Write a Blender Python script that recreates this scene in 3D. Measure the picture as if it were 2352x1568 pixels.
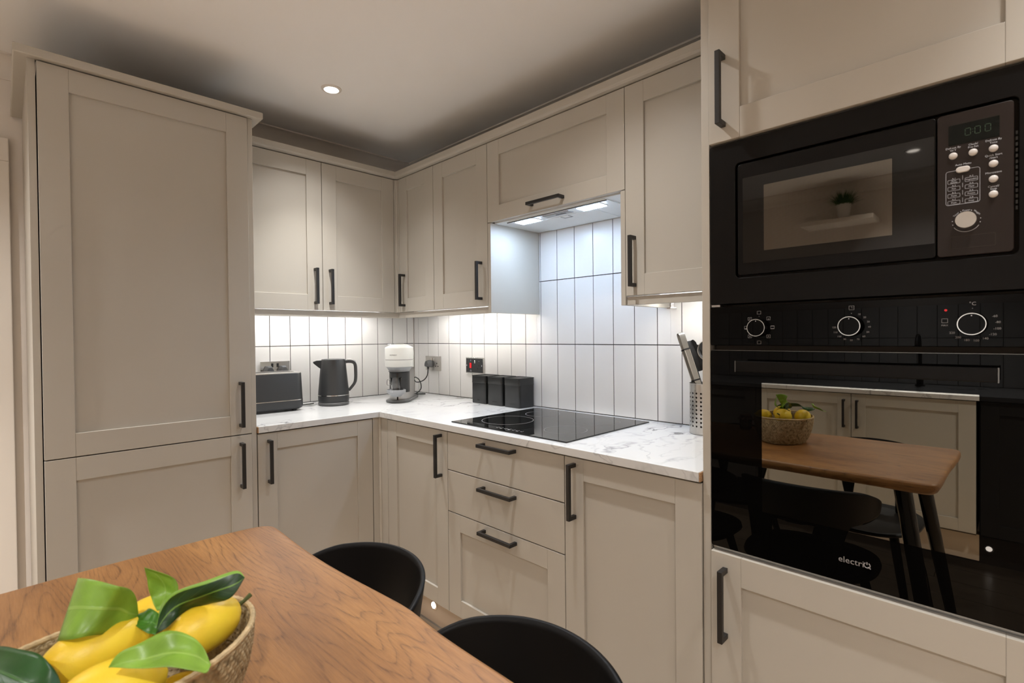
import bpy, bmesh, math, random
from mathutils import Vector, Matrix
random.seed(7)
for o in list(bpy.data.objects): bpy.data.objects.remove(o)
sc = bpy.context.scene
COL = sc.collection
PI = math.pi

# ------------------------------------------------------------------ camera
def make_camera():
    yaw, pi_, ro, F = 0.7855, -0.0115, -0.0099, 1163.995
    f = Vector((math.sin(yaw)*math.cos(pi_), math.cos(yaw)*math.cos(pi_), math.sin(pi_)))
    r = Vector((math.cos(yaw), -math.sin(yaw), 0)); u = r.cross(f)
    r2 = r*math.cos(ro) + u*math.sin(ro); u2 = -r*math.sin(ro) + u*math.cos(ro)
    cam = bpy.data.cameras.new('camera'); o = bpy.data.objects.new('camera', cam); COL.objects.link(o)
    m = Matrix.Identity(4)
    for i in range(3):
        m[i][0] = r2[i]; m[i][1] = u2[i]; m[i][2] = -f[i]
    m[0][3], m[1][3], m[2][3] = -1.8391, -2.7184, 1.2583
    o.matrix_world = m
    cam.sensor_width = 36; cam.lens = F/2352*36; cam.clip_start = 0.02
    cam.dof.use_dof = True; cam.dof.focus_distance = 2.5; cam.dof.aperture_fstop = 8.0
    sc.camera = o
make_camera()

# ------------------------------------------------------------------ world, exposure
W = bpy.data.worlds.new('world'); sc.world = W; W.use_nodes = True
W.node_tree.nodes['Background'].inputs[0].default_value = (1.0, 0.9, 0.8, 1)
W.node_tree.nodes['Background'].inputs[1].default_value = 0.02
vs = sc.view_settings
vs.view_transform = 'Standard'; vs.look = 'None'; vs.exposure = 0.17; vs.gamma = 1.0; vs.use_curve_mapping = False

# light levels (all tuned here)
P_WIDE = [24, 36, 8, 70, 70, 200]; P_BEAM = [62, 36, 40, 175, 175, 60]
E_STRIP = 64.0; E_HOOD = 102.0
C_WARM = (1.0, 0.985, 0.965); C_STRIP = (1.0, 0.985, 0.96); C_COOL = (0.54, 0.73, 1.0)
CEIL = 2.323
SPOTS = [(-0.834, -0.634), (-0.857, -1.756), (-0.86, -2.90), (-2.45, -0.70), (-3.15, -2.28), (-2.30, -3.45)]
# each fitting gives a soft wide halo and a tighter beam
WIDE = [112, 130, 118, 130, 130, 130]
for i, (x, y) in enumerate(SPOTS):
    for pw, ang in ((P_WIDE[i], WIDE[i]), (P_BEAM[i], 78)):
        if pw <= 0: continue
        l = bpy.data.lights.new('downlight_lamp', 'SPOT'); l.energy = pw
        l.color = C_WARM; l.spot_size = math.radians(ang); l.spot_blend = 1.0; l.shadow_soft_size = 0.024
        o = bpy.data.objects.new('downlight_lamp', l); COL.objects.link(o); o.location = (x, y, CEIL-0.012)

# ------------------------------------------------------------------ materials
M = {}
def mat(name, col, rough=0.5, metal=0.0, **k):
    m = bpy.data.materials.new(name); m.use_nodes = True
    b = m.node_tree.nodes['Principled BSDF']
    b.inputs['Base Color'].default_value = (*col, 1); b.inputs['Roughness'].default_value = rough
    b.inputs['Metallic'].default_value = metal
    for kk, v in k.items(): b.inputs[kk.replace('_', ' ')].default_value = v
    M[name] = m
    return m, m.node_tree, b
def N(nt, t, **k):
    n = nt.nodes.new(t)
    for a, v in k.items(): setattr(n, a, v)
    return n
def ramp(nt, pts):
    n = nt.nodes.new('ShaderNodeValToRGB'); cr = n.color_ramp
    while len(cr.elements) < len(pts): cr.elements.new(0.5)
    for e, (p, c) in zip(cr.elements, pts): e.position = p; e.color = (*c, 1) if len(c) == 3 else c
    return n
def noisy(name, col, amp=0.04, scale=6, bump=0.0, bscale=300, **k):
    m, nt, b = mat(name, col, **k)
    tc = N(nt, 'ShaderNodeTexCoord'); no = N(nt, 'ShaderNodeTexNoise'); no.inputs['Scale'].default_value = scale
    no.inputs['Detail'].default_value = 4
    nt.links.new(tc.outputs['Object'], no.inputs['Vector'])
    r = ramp(nt, [(0.3, tuple(c*(1-amp) for c in col)), (0.7, tuple(min(1, c*(1+amp)) for c in col))])
    nt.links.new(no.outputs['Fac'], r.inputs[0]); nt.links.new(r.outputs[0], b.inputs['Base Color'])
    if bump:
        n2 = N(nt, 'ShaderNodeTexNoise'); n2.inputs['Scale'].default_value = bscale
        bp = N(nt, 'ShaderNodeBump'); bp.inputs['Strength'].default_value = bump; bp.inputs['Distance'].default_value = 0.002
        nt.links.new(tc.outputs['Object'], n2.inputs['Vector']); nt.links.new(n2.outputs['Fac'], bp.inputs['Height'])
        nt.links.new(bp.outputs[0], b.inputs['Normal'])
    return m
def emis(name, col, strength):
    m, nt, b = mat(name, (0.8, 0.8, 0.8))
    b.inputs['Emission Color'].default_value = (*col, 1); b.inputs['Emission Strength'].default_value = strength
noisy('cabinet', (0.455, 0.424, 0.372), amp=0.02, scale=2, bump=0.03, bscale=120, rough=0.42)
mat('carcass', (0.42, 0.36, 0.29), rough=0.6)
mat('gap_dark', (0.03, 0.022, 0.015), rough=0.8)
noisy('wall_paint', (0.76, 0.70, 0.64), amp=0.015, scale=3, bump=0.05, bscale=90, rough=0.85)
noisy('ceiling_paint', (0.90, 0.885, 0.865), amp=0.012, scale=2, bump=0.03, bscale=60, rough=0.9)
mat('trim_white', (0.74, 0.69, 0.63), rough=0.5)
noisy('tile', (0.73, 0.71, 0.685), amp=0.012, scale=5, rough=0.28)
mat('grout', (0.06, 0.055, 0.05), rough=0.9)
mat('black_metal', (0.012, 0.011, 0.011), rough=0.42)
mat('chrome', (0.75, 0.74, 0.72), rough=0.12, metal=1.0)
mat('brushed_steel', (0.55, 0.53, 0.5), rough=0.28, metal=1.0)
mat('trim_steel', (0.16, 0.155, 0.15), rough=0.25, metal=1.0)
mat('satin_silver', (0.52, 0.51, 0.5), rough=0.35, metal=1.0)
mat('appliance_black', (0.026, 0.027, 0.028), rough=0.36)
mat('matt_black', (0.02, 0.02, 0.021), rough=0.45)
mat('chair_black', (0.0025, 0.0024, 0.0026), rough=0.5, Specular_IOR_Level=0.2)
mat('gloss_black', (0.003, 0.003, 0.0035), rough=0.14)
mat('glass_black', (0.004, 0.004, 0.004), rough=0.015)
mat('door_glass', (0.0018, 0.0016, 0.0015), rough=0.012, Specular_IOR_Level=0.09)
mat('microwave_glass', (0.003, 0.0025, 0.002), rough=0.03, Specular_IOR_Level=0.40)
mat('oven_window', (0.285, 0.275, 0.245), rough=0.012, metal=1.0)
mat('microwave_black', (0.0025, 0.0020, 0.0018), rough=0.34, Specular_IOR_Level=0.17)
mat('microwave_panel', (0.017, 0.011, 0.009), rough=0.34, Specular_IOR_Level=0.28)
mat('display', (0.004, 0.005, 0.004), rough=0.12, Specular_IOR_Level=0.15)
mat('legend', (0.55, 0.56, 0.6), rough=0.6)
mat('legend_dim', (0.26, 0.25, 0.25), rough=0.6)
mat('digit', (0.03, 0.06, 0.03), rough=0.5)
mat('button_grey', (0.62, 0.58, 0.55), rough=0.35)
mat('red_switch', (0.8, 0.02, 0.03), rough=0.25)
mat('white_plastic', (0.60, 0.595, 0.56), rough=0.35)
mat('hood_white', (0.70, 0.72, 0.72), rough=0.35)
mat('grey_plastic', (0.30, 0.31, 0.32), rough=0.4)
mat('dark_grey', (0.09, 0.09, 0.09), rough=0.4)
mat('cable', (0.03, 0.03, 0.03), rough=0.5)
noisy('chipboard', (0.38, 0.22, 0.11), amp=0.4, scale=500, rough=0.9)
mat('plinth', (0.50, 0.42, 0.34), rough=0.14)
noisy('tin_black', (0.014, 0.015, 0.015), amp=0.2, scale=20, rough=0.32)
mat('tin_dark', (0.006, 0.006, 0.006), rough=0.4)
mat('white_pot', (0.75, 0.74, 0.72), rough=0.25)
mat('grass_green', (0.03, 0.10, 0.02), rough=0.6)
mat('stem', (0.10, 0.13, 0.04), rough=0.7)
mat('jam', (0.05, 0.008, 0.006), rough=0.1)
noisy('jar_cloth', (0.35, 0.22, 0.17), amp=0.3, scale=120, rough=0.9)
mat('paper_label', (0.30, 0.27, 0.22), rough=0.8)
emis('led_emit', C_STRIP, E_STRIP); emis('hood_emit', C_COOL, E_HOOD); emis('lens_emit', (1.0, 0.9, 0.78), 12.0)
emis('plinth_emit', (1.0, 0.88, 0.76), 70.0)
m, nt, b = mat('cup_glass', (1, 1, 1), rough=0.02, Transmission_Weight=1.0, IOR=1.45)

def wood(name, c1, c2, c3, dark, sy=1.0, rough=0.42, freq=13.0, sx=1.0, line=0.75):
    # oak: contour lines of a stretched noise give cathedral grain running along Y
    m, nt, b = mat(name, c1, rough=rough); L = nt.links.new
    tc = N(nt, 'ShaderNodeTexCoord')
    mp = N(nt, 'ShaderNodeMapping'); mp.inputs['Scale'].default_value = (8.0*sx, 1.05*sy, 8.0); L(tc.outputs['Object'], mp.inputs[0])
    n1 = N(nt, 'ShaderNodeTexNoise'); n1.inputs['Scale'].default_value = 1.0; n1.inputs['Detail'].default_value = 2.5; n1.inputs['Roughness'].default_value = 0.45
    n1.inputs['Distortion'].default_value = 0.22
    L(mp.outputs[0], n1.inputs['Vector'])
    mul = N(nt, 'ShaderNodeMath', operation='MULTIPLY'); mul.inputs[1].default_value = freq*2; L(n1.outputs['Fac'], mul.inputs[0])
    fr = N(nt, 'ShaderNodeMath', operation='FRACT'); L(mul.outputs[0], fr.inputs[0])
    lr = ramp(nt, [(0.0, (1, 1, 1)), (0.09, (0.42, 0.42, 0.42)), (0.34, (0.06, 0.06, 0.06)), (0.72, (0, 0, 0)), (0.93, (0.22, 0.22, 0.22)), (1.0, (1, 1, 1))])
    L(fr.outputs[0], lr.inputs[0])
    mp2 = N(nt, 'ShaderNodeMapping'); mp2.inputs['Scale'].default_value = (330, 22, 330); L(tc.outputs['Object'], mp2.inputs[0])
    n2 = N(nt, 'ShaderNodeTexNoise'); n2.inputs['Scale'].default_value = 1.0; n2.inputs['Detail'].default_value = 5; n2.inputs['Roughness'].default_value = 0.7
    L(mp2.outputs[0], n2.inputs['Vector'])
    mp3 = N(nt, 'ShaderNodeMapping'); mp3.inputs['Scale'].default_value = (9, 2.2, 9); L(tc.outputs['Object'], mp3.inputs[0])
    n3 = N(nt, 'ShaderNodeTexNoise'); n3.inputs['Scale'].default_value = 1.0; n3.inputs['Detail'].default_value = 6; L(mp3.outputs[0], n3.inputs['Vector'])
    base = ramp(nt, [(0.32, c3), (0.5, c1), (0.68, c2)]); L(n3.outputs['Fac'], base.inputs[0])
    fib = ramp(nt, [(0.33, (0.80, 0.77, 0.74)), (0.60, (1.04, 1.04, 1.04))]); L(n2.outputs['Fac'], fib.inputs[0])
    mx = N(nt, 'ShaderNodeMix', data_type='RGBA', blend_type='MULTIPLY'); mx.inputs[0].default_value = 0.8
    L(base.outputs[0], mx.inputs[6]); L(fib.outputs[0], mx.inputs[7])
    # grain lines broken up by the fibre noise
    brk = ramp(nt, [(0.35, (1, 1, 1)), (0.66, (0.15, 0.15, 0.15))]); L(n2.outputs['Fac'], brk.inputs[0])
    mm = N(nt, 'ShaderNodeMath', operation='MULTIPLY'); L(lr.outputs[0], mm.inputs[0]); L(brk.outputs[0], mm.inputs[1])
    mm2 = N(nt, 'ShaderNodeMath', operation='MULTIPLY'); mm2.inputs[1].default_value = line; L(mm.outputs[0], mm2.inputs[0])
    mx2 = N(nt, 'ShaderNodeMix', data_type='RGBA'); L(mm2.outputs[0], mx2.inputs[0]); L(mx.outputs[2], mx2.inputs[6]); mx2.inputs[7].default_value = (*dark, 1)
    L(mx2.outputs[2], b.inputs['Base Color'])
    bp = N(nt, 'ShaderNodeBump'); bp.inputs['Strength'].default_value = 0.25; bp.inputs['Distance'].default_value = 0.001
    L(n2.outputs['Fac'], bp.inputs['Height']); L(bp.outputs[0], b.inputs['Normal'])
wood('oak', (0.325, 0.150, 0.047), (0.395, 0.192, 0.062), (0.225, 0.098, 0.030), (0.075, 0.028, 0.009), freq=15.0, line=0.8)
wood('floor_wood', (0.56, 0.41, 0.27), (0.64, 0.48, 0.32), (0.46, 0.33, 0.21), (0.18, 0.10, 0.05), rough=0.25, freq=7, line=0.5)

def marble():
    m, nt, b = mat('marble', (0.82, 0.81, 0.80), rough=0.16); L = nt.links.new
    tc = N(nt, 'ShaderNodeTexCoord')
    w = N(nt, 'ShaderNodeTexNoise'); w.inputs['Scale'].default_value = 3.0; w.inputs['Detail'].default_value = 5
    L(tc.outputs['Object'], w.inputs['Vector'])
    add = N(nt, 'ShaderNodeVectorMath', operation='MULTIPLY_ADD'); add.inputs[1].default_value = (0.55, 0.55, 0.3)
    L(w.outputs['Color'], add.inputs[0]); L(tc.outputs['Object'], add.inputs[2])
    mp = N(nt, 'ShaderNodeMapping'); mp.inputs['Rotation'].default_value = (0, 0, 0.5); mp.inputs['Scale'].default_value = (1.1, 2.6, 2.0)
    L(add.outputs[0], mp.inputs[0])
    def vein(scale, width, off):
        n = N(nt, 'ShaderNodeTexNoise'); n.inputs['Scale'].default_value = scale; n.inputs['Detail'].default_value = 3; n.inputs['Roughness'].default_value = 0.5
        a = N(nt, 'ShaderNodeVectorMath', operation='ADD'); a.inputs[1].default_value = (off, off*2, 0); L(mp.outputs[0], a.inputs[0]); L(a.outputs[0], n.inputs['Vector'])
        s = N(nt, 'ShaderNodeMath', operation='SUBTRACT'); s.inputs[1].default_value = 0.5; L(n.outputs['Fac'], s.inputs[0])
        ab = N(nt, 'ShaderNodeMath', operation='ABSOLUTE'); L(s.outputs[0], ab.inputs[0])
        r = ramp(nt, [(0.0, (1, 1, 1)), (width*0.35, (0.5, 0.5, 0.5)), (width, (0, 0, 0))]); L(ab.outputs[0], r.inputs[0])
        return r.outputs[0]
    v1 = vein(1.25, 0.016, 0.3); v2 = vein(2.7, 0.018, 5.1)
    n3 = N(nt, 'ShaderNodeTexNoise'); n3.inputs['Scale'].default_value = 2.6; n3.inputs['Detail'].default_value = 2; L(tc.outputs['Object'], n3.inputs['Vector'])
    msk = ramp(nt, [(0.43, (0.05, 0.05, 0.05)), (0.58, (1, 1, 1))]); L(n3.outputs['Fac'], msk.inputs[0])
    a1 = N(nt, 'ShaderNodeMath', operation='MULTIPLY'); L(v1, a1.inputs[0]); a1.inputs[1].default_value = 1.0
    a2 = N(nt, 'ShaderNodeMath', operation='MULTIPLY'); L(v2, a2.inputs[0]); L(msk.outputs[0], a2.inputs[1])
    a3 = N(nt, 'ShaderNodeMath', operation='MULTIPLY_ADD'); a3.inputs[1].default_value = 0.5; L(a2.outputs[0], a3.inputs[0])
    a4 = N(nt, 'ShaderNodeMath', operation='MULTIPLY'); L(a1.outputs[0], a4.inputs[0]); L(msk.outputs[0], a4.inputs[1])
    L(a4.outputs[0], a3.inputs[2])
    cl = N(nt, 'ShaderNodeMix', data_type='RGBA'); cl.clamp_factor = True; L(a3.outputs[0], cl.inputs[0]); cl.inputs[6].default_value = (0.625, 0.625, 0.62, 1); cl.inputs[7].default_value = (0.13, 0.135, 0.15, 1)
    L(cl.outputs[2], b.inputs['Base Color'])
marble()
def lemon_mat():
    m, nt, b = mat('lemon', (0.80, 0.47, 0.02), rough=0.42); L = nt.links.new
    tc = N(nt, 'ShaderNodeTexCoord'); n = N(nt, 'ShaderNodeTexNoise'); n.inputs['Scale'].default_value = 14
    L(tc.outputs['Object'], n.inputs['Vector']); r = ramp(nt, [(0.3, (0.85, 0.52, 0.015)), (0.65, (0.95, 0.72, 0.05))]); L(n.outputs['Fac'], r.inputs[0]); L(r.outputs[0], b.inputs['Base Color'])
    v = N(nt, 'ShaderNodeTexNoise'); v.inputs['Scale'].default_value = 330; L(tc.outputs['Object'], v.inputs['Vector'])
    bp = N(nt, 'ShaderNodeBump'); bp.inputs['Strength'].default_value = 0.22; bp.inputs['Distance'].default_value = 0.0008
    L(v.outputs['Fac'], bp.inputs['Height']); L(bp.outputs[0], b.inputs['Normal'])
    b.inputs['Subsurface Weight'].default_value = 0.08; b.inputs['Subsurface Radius'].default_value = (0.01, 0.006, 0.002)
lemon_mat()
def leaf_mat(name, c, pale, edge):
    m, nt, b = mat(name, c, rough=0.38); L = nt.links.new
    uv = N(nt, 'ShaderNodeUVMap'); sep = N(nt, 'ShaderNodeSeparateXYZ'); L(uv.outputs[0], sep.inputs[0])
    # side veins: stripes in u + |v-0.5|
    s = N(nt, 'ShaderNodeMath', operation='SUBTRACT'); s.inputs[1].default_value = 0.5; L(sep.outputs[1], s.inputs[0])
    ab = N(nt, 'ShaderNodeMath', operation='ABSOLUTE'); L(s.outputs[0], ab.inputs[0])
    k = N(nt, 'ShaderNodeMath', operation='MULTIPLY_ADD'); k.inputs[1].default_value = -0.45; L(ab.outputs[0], k.inputs[0]); L(sep.outputs[0], k.inputs[2])
    q = N(nt, 'ShaderNodeMath', operation='MULTIPLY'); q.inputs[1].default_value = 9; L(k.outputs[0], q.inputs[0])
    fr = N(nt, 'ShaderNodeMath', operation='FRACT'); L(q.outputs[0], fr.inputs[0])
    r1 = ramp(nt, [(0.0, (1, 1, 1)), (0.07, (0.1, 0.1, 0.1)), (0.14, (0, 0, 0)), (1.0, (0, 0, 0))]); L(fr.outputs[0], r1.inputs[0])
    r2 = ramp(nt, [(0.0, (1, 1, 1)), (0.02, (1, 1, 1)), (0.035, (0, 0, 0)), (1.0, (0, 0, 0))]); L(ab.outputs[0], r2.inputs[0])
    mxm = N(nt, 'ShaderNodeMath', operation='MAXIMUM'); 
    h = N(nt, 'ShaderNodeMath', operation='MULTIPLY'); h.inputs[1].default_value = 0.16; L(r1.outputs[0], h.inputs[0]); L(h.outputs[0], mxm.inputs[0]); h2 = N(nt, 'ShaderNodeMath', operation='MULTIPLY'); h2.inputs[1].default_value = 0.55; L(r2.outputs[0], h2.inputs[0]); L(h2.outputs[0], mxm.inputs[1])
    tc = N(nt, 'ShaderNodeTexCoord'); n = N(nt, 'ShaderNodeTexNoise'); n.inputs['Scale'].default_value = 30; L(tc.outputs['Object'], n.inputs['Vector'])
    bc = ramp(nt, [(0.3, tuple(x*0.8 for x in c)), (0.7, tuple(x*1.15 for x in c))]); L(n.outputs['Fac'], bc.inputs[0])
    mx = N(nt, 'ShaderNodeMix', data_type='RGBA'); L(mxm.outputs[0], mx.inputs[0]); L(bc.outputs[0], mx.inputs[6]); mx.inputs[7].default_value = (*pale, 1)
    e = ramp(nt, [(0.0, (1, 1, 1)), (edge, (1, 1, 1)), (edge+0.01, (0, 0, 0)), (1, (0, 0, 0))]); L(sep.outputs[1], e.inputs[0])
    mx3 = N(nt, 'ShaderNodeMix', data_type='RGBA'); L(mx.outputs[2], mx3.inputs[6]); mx3.inputs[7].default_value = (*pale, 1)
    if edge > 0: L(e.outputs[0], mx3.inputs[0])
    else: mx3.inputs[0].default_value = 0
    L(mx3.outputs[2], b.inputs['Base Color'])
    bp = N(nt, 'ShaderNodeBump'); bp.inputs['Strength'].default_value = 0.5; bp.inputs['Distance'].default_value = 0.001
    L(mxm.outputs[0], bp.inputs['Height']); L(bp.outputs[0], b.inputs['Normal'])
leaf_mat('leaf_light', (0.22, 0.40, 0.045), (0.36, 0.55, 0.12), 0)
leaf_mat('leaf_dark', (0.010, 0.065, 0.008), (0.05, 0.16, 0.02), 0)
leaf_mat('leaf_curled', (0.006, 0.040, 0.005), (0.24, 0.45, 0.07), 0.10)
leaf_mat('leaf_mid', (0.05, 0.18, 0.012), (0.10, 0.28, 0.04), 0)
def basket_mat():
    m, nt, b = mat('seagrass', (0.42, 0.31, 0.16), rough=0.85); L = nt.links.new
    tc = N(nt, 'ShaderNodeTexCoord'); n = N(nt, 'ShaderNodeTexNoise'); n.inputs['Scale'].default_value = 110; n.inputs['Detail'].default_value = 4
    L(tc.outputs['Object'], n.inputs['Vector']); r = ramp(nt, [(0.3, (0.20, 0.145, 0.075)), (0.5, (0.42, 0.32, 0.18)), (0.7, (0.60, 0.49, 0.31))]); L(n.outputs['Fac'], r.inputs[0]); L(r.outputs[0], b.inputs['Base Color'])
    bp = N(nt, 'ShaderNodeBump'); bp.inputs['Strength'].default_value = 0.6; bp.inputs['Distance'].default_value = 0.002
    L(n.outputs['Fac'], bp.inputs['Height']); L(bp.outputs[0], b.inputs['Normal'])
basket_mat()
noisy('basket_rim', (0.58, 0.44, 0.25), amp=0.25, scale=90, bump=0.5, bscale=300, rough=0.8)
def mesh_screen():
    m, nt, b = mat('microwave_window', (0.05, 0.045, 0.042), rough=0.02); L = nt.links.new
    tc = N(nt, 'ShaderNodeTexCoord'); mp = N(nt, 'ShaderNodeMapping'); mp.inputs['Scale'].default_value = (1, 420, 420); L(tc.outputs['Object'], mp.inputs[0])
    v = N(nt, 'ShaderNodeTexVoronoi'); v.inputs['Scale'].default_value = 1.0; v.inputs['Randomness'].default_value = 0.0; L(mp.outputs[0], v.inputs['Vector'])
    r = ramp(nt, [(0.25, (0.085, 0.075, 0.065)), (0.45, (0.15, 0.135, 0.115))]); L(v.outputs['Distance'], r.inputs[0]); L(r.outputs[0], b.inputs['Base Color'])
    b.inputs['Metallic'].default_value = 1.0
mesh_screen()

# ------------------------------------------------------------------ mesh helpers
class MB:
    def __init__(s): s.v = []; s.f = []; s.uv = None
    def add(s, vs_, fs): n = len(s.v); s.v += [tuple(p) for p in vs_]; s.f += [tuple(i+n for i in f) for f in fs]; return s
    def box(s, a, b):
        x0, y0, z0 = a; x1, y1, z1 = b
        return s.add([(x0, y0, z0), (x1, y0, z0), (x1, y1, z0), (x0, y1, z0), (x0, y0, z1), (x1, y0, z1), (x1, y1, z1), (x0, y1, z1)],
                     [(0, 3, 2, 1), (4, 5, 6, 7), (0, 1, 5, 4), (1, 2, 6, 5), (2, 3, 7, 6), (3, 0, 4, 7)])
    def lathe(s, prof, n=32, c=(0, 0, 0), cap=True, axis='z', sx=1.0, sy=1.0):
        vs_ = []
        for r, z in prof:
            for i in range(n):
                a = 2*PI*i/n; x, y = r*math.cos(a)*sx, r*math.sin(a)*sy
                p = (x, y, z) if axis == 'z' else ((z, x, y) if axis == 'x' else (x, z, y))
                vs_.append((p[0]+c[0], p[1]+c[1], p[2]+c[2]))
        fs = [(j*n+i, j*n+(i+1) % n, (j+1)*n+(i+1) % n, (j+1)*n+i) for j in range(len(prof)-1) for i in range(n)]
        if cap: fs += [tuple(range(n))[::-1], tuple(range((len(prof)-1)*n, len(prof)*n))]
        return s.add(vs_, fs)
    def tube(s, pts, r, n=8, closed=False):
        pts = [Vector(p) for p in pts]; m = len(pts); rs = r if isinstance(r, (list, tuple)) else [r]*m
        vs_ = []; prev = None
        for i, p in enumerate(pts):
            if closed: t = pts[(i+1) % m]-pts[i-1]
            else: t = pts[min(i+1, m-1)]-pts[max(i-1, 0)]
            t.normalize()
            if prev is None:
                a = Vector((0, 0, 1)) if abs(t.z) < 0.9 else Vector((1, 0, 0)); nrm = t.cross(a).normalized()
            else: nrm = (prev-t*prev.dot(t)).normalized()
            prev = nrm; bn = t.cross(nrm)
            for k in range(n):
                a = 2*PI*k/n; vs_.append(p+(nrm*math.cos(a)+bn*math.sin(a))*rs[i])
        mm = m if closed else m-1
        fs = [(i*n+k, i*n+(k+1) % n, ((i+1) % m)*n+(k+1) % n, ((i+1) % m)*n+k) for i in range(mm) for k in range(n)]
        if not closed: fs += [tuple(range(n))[::-1], tuple(range((m-1)*n, m*n))]
        return s.add(vs_, fs)
    def poly(s, pts, d):   # extrude polygon pts (3D) by vector d
        n = len(pts); vs_ = [Vector(p) for p in pts]+[Vector(p)+Vector(d) for p in pts]
        return s.add(vs_, [tuple(range(n))[::-1], tuple(range(n, 2*n))]+[(i, (i+1) % n, n+(i+1) % n, n+i) for i in range(n)])
    def sweep(s, prof, path, offdirs):  # prof [(d,z)], path [(x,y)], offdirs: outward vector per path point
        n = len(prof); vs_ = []
        for (x, y), (ox, oy) in zip(path, offdirs):
            for d, z in prof: vs_.append((x+ox*d, y+oy*d, z))
        m = len(path)
        fs = [(i*n+k, i*n+(k+1) % n, (i+1)*n+(k+1) % n, (i+1)*n+k) for i in range(m-1) for k in range(n)]
        fs += [tuple(range(n)), tuple(range((m-1)*n, m*n))[::-1]]
        return s.add(vs_, fs)
    def grid(s, P, nu, nv, closed_u=False):
        vs_ = [P(i, j) for i in range(nu) for j in range(nv)]
        mu = nu if closed_u else nu-1
        return s.add(vs_, [(i*nv+j, ((i+1) % nu)*nv+j, ((i+1) % nu)*nv+j+1, i*nv+j+1) for i in range(mu) for j in range(nv-1)])
    def mesh(s, name, m, off=(0, 0, 0), smooth=30):
        me = bpy.data.meshes.new(name)
        me.from_pydata([(x-off[0], y-off[1], z-off[2]) for x, y, z in s.v], [], s.f)
        bm = bmesh.new(); bm.from_mesh(me); bmesh.ops.recalc_face_normals(bm, faces=bm.faces); bm.to_mesh(me); bm.free()
        if smooth: me.shade_smooth(); me.set_sharp_from_angle(angle=math.radians(smooth))
        me.materials.append(M[m]); return me
    def build(s, name, m, parent=None, off=None, smooth=30, bevel=0, seg=2, loc=None):
        if off is None: off = (parent['_o'] if parent is not None and '_o' in parent else (0, 0, 0))
        me = s.mesh(name, m, off, smooth)
        o = bpy.data.objects.new(name, me); COL.objects.link(o); o.parent = parent
        if parent is not None and '_o' in parent: o['_o'] = parent['_o']
        if loc: o.location = loc
        if bevel:
            b = o.modifiers.new('bevel', 'BEVEL'); b.width = bevel; b.segments = seg; b.limit_method = 'ANGLE'; b.angle_limit = math.radians(40); b.harden_normals = False
        return o
def thing(name, label, cat, loc=(0, 0, 0), rz=0, group=None, world=True):
    o = bpy.data.objects.new(name, None); COL.objects.link(o); o.location = loc; o.rotation_euler = (0, 0, rz)
    o.empty_display_size = 0.05; o['label'] = label; o['category'] = cat
    if group: o['group'] = group
    if world: o['_o'] = tuple(loc)
    return o
def tag(o, label, cat, group=None):
    o['label'] = label; o['category'] = cat
    if group: o['group'] = group
    return o
def struct(name, mb, m, smooth=0, bevel=0):
    o = mb.build(name, m, smooth=smooth, bevel=bevel); o['kind'] = 'structure'; return o
def lab(o, l): o['label'] = l; return o
# frames: A = back wall (y=0, runs along x), B = right wall (x=0, runs along -y), C = opposite wall (x=-3.67)
XC = -3.67
def fp(fr, u, v, w):
    if fr == 'A': return (u, -v, w)
    if fr == 'B': return (-v, u, w)
    return (XC+v, u, w)
def fbox(mb, fr, u0, u1, v0, v1, w0, w1):
    a = fp(fr, u0, v0, w0); b = fp(fr, u1, v1, w1)
    return mb.box(tuple(min(p, q) for p, q in zip(a, b)), tuple(max(p, q) for p, q in zip(a, b)))
def place(o, root, p): o.location = Vector(p)-Vector(root['_o'])
_hm = {}
def handle_mesh(fr, vert, L):
    k = (fr, vert, L)
    if k not in _hm:
        mb = MB(); t = 0.006; pr = 0.036
        def q(a0, a1, v0, v1, c0, c1):  # a along length, c across
            if vert: fbox2(mb, fr, c0, c1, v0, v1, a0, a1)
            else: fbox2(mb, fr, a0, a1, v0, v1, c0, c1)
        q(-L/2, L/2, pr-0.011, pr, -t, t)
        q(-L/2, -L/2+0.012, 0, pr-0.010, -t, t); q(L/2-0.012, L/2, 0, pr-0.010, -t, t)
        me = mb.mesh('handle', 'black_metal', smooth=0)
        _hm[k] = me
    return _hm[k]
def fbox2(mb, fr, u0, u1, v0, v1, w0, w1):
    sgn = {'A': lambda u, v, w: (u, -v, w), 'B': lambda u, v, w: (-v, u, w), 'C': lambda u, v, w: (v, u, w)}[fr]
    a = sgn(u0, v0, w0); b = sgn(u1, v1, w1)
    mb.box(tuple(min(p, q) for p, q in zip(a, b)), tuple(max(p, q) for p, q in zip(a, b)))
def handle(fr, parent, u, v, w, vert=True, L=0.172):
    o = bpy.data.objects.new('handle', handle_mesh(fr, vert, L)); COL.objects.link(o); o.parent = parent
    place(o, parent, fp(fr, u, v, w))
    b = o.modifiers.new('bevel', 'BEVEL'); b.width = 0.0008; b.segments = 2
    return o
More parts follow.
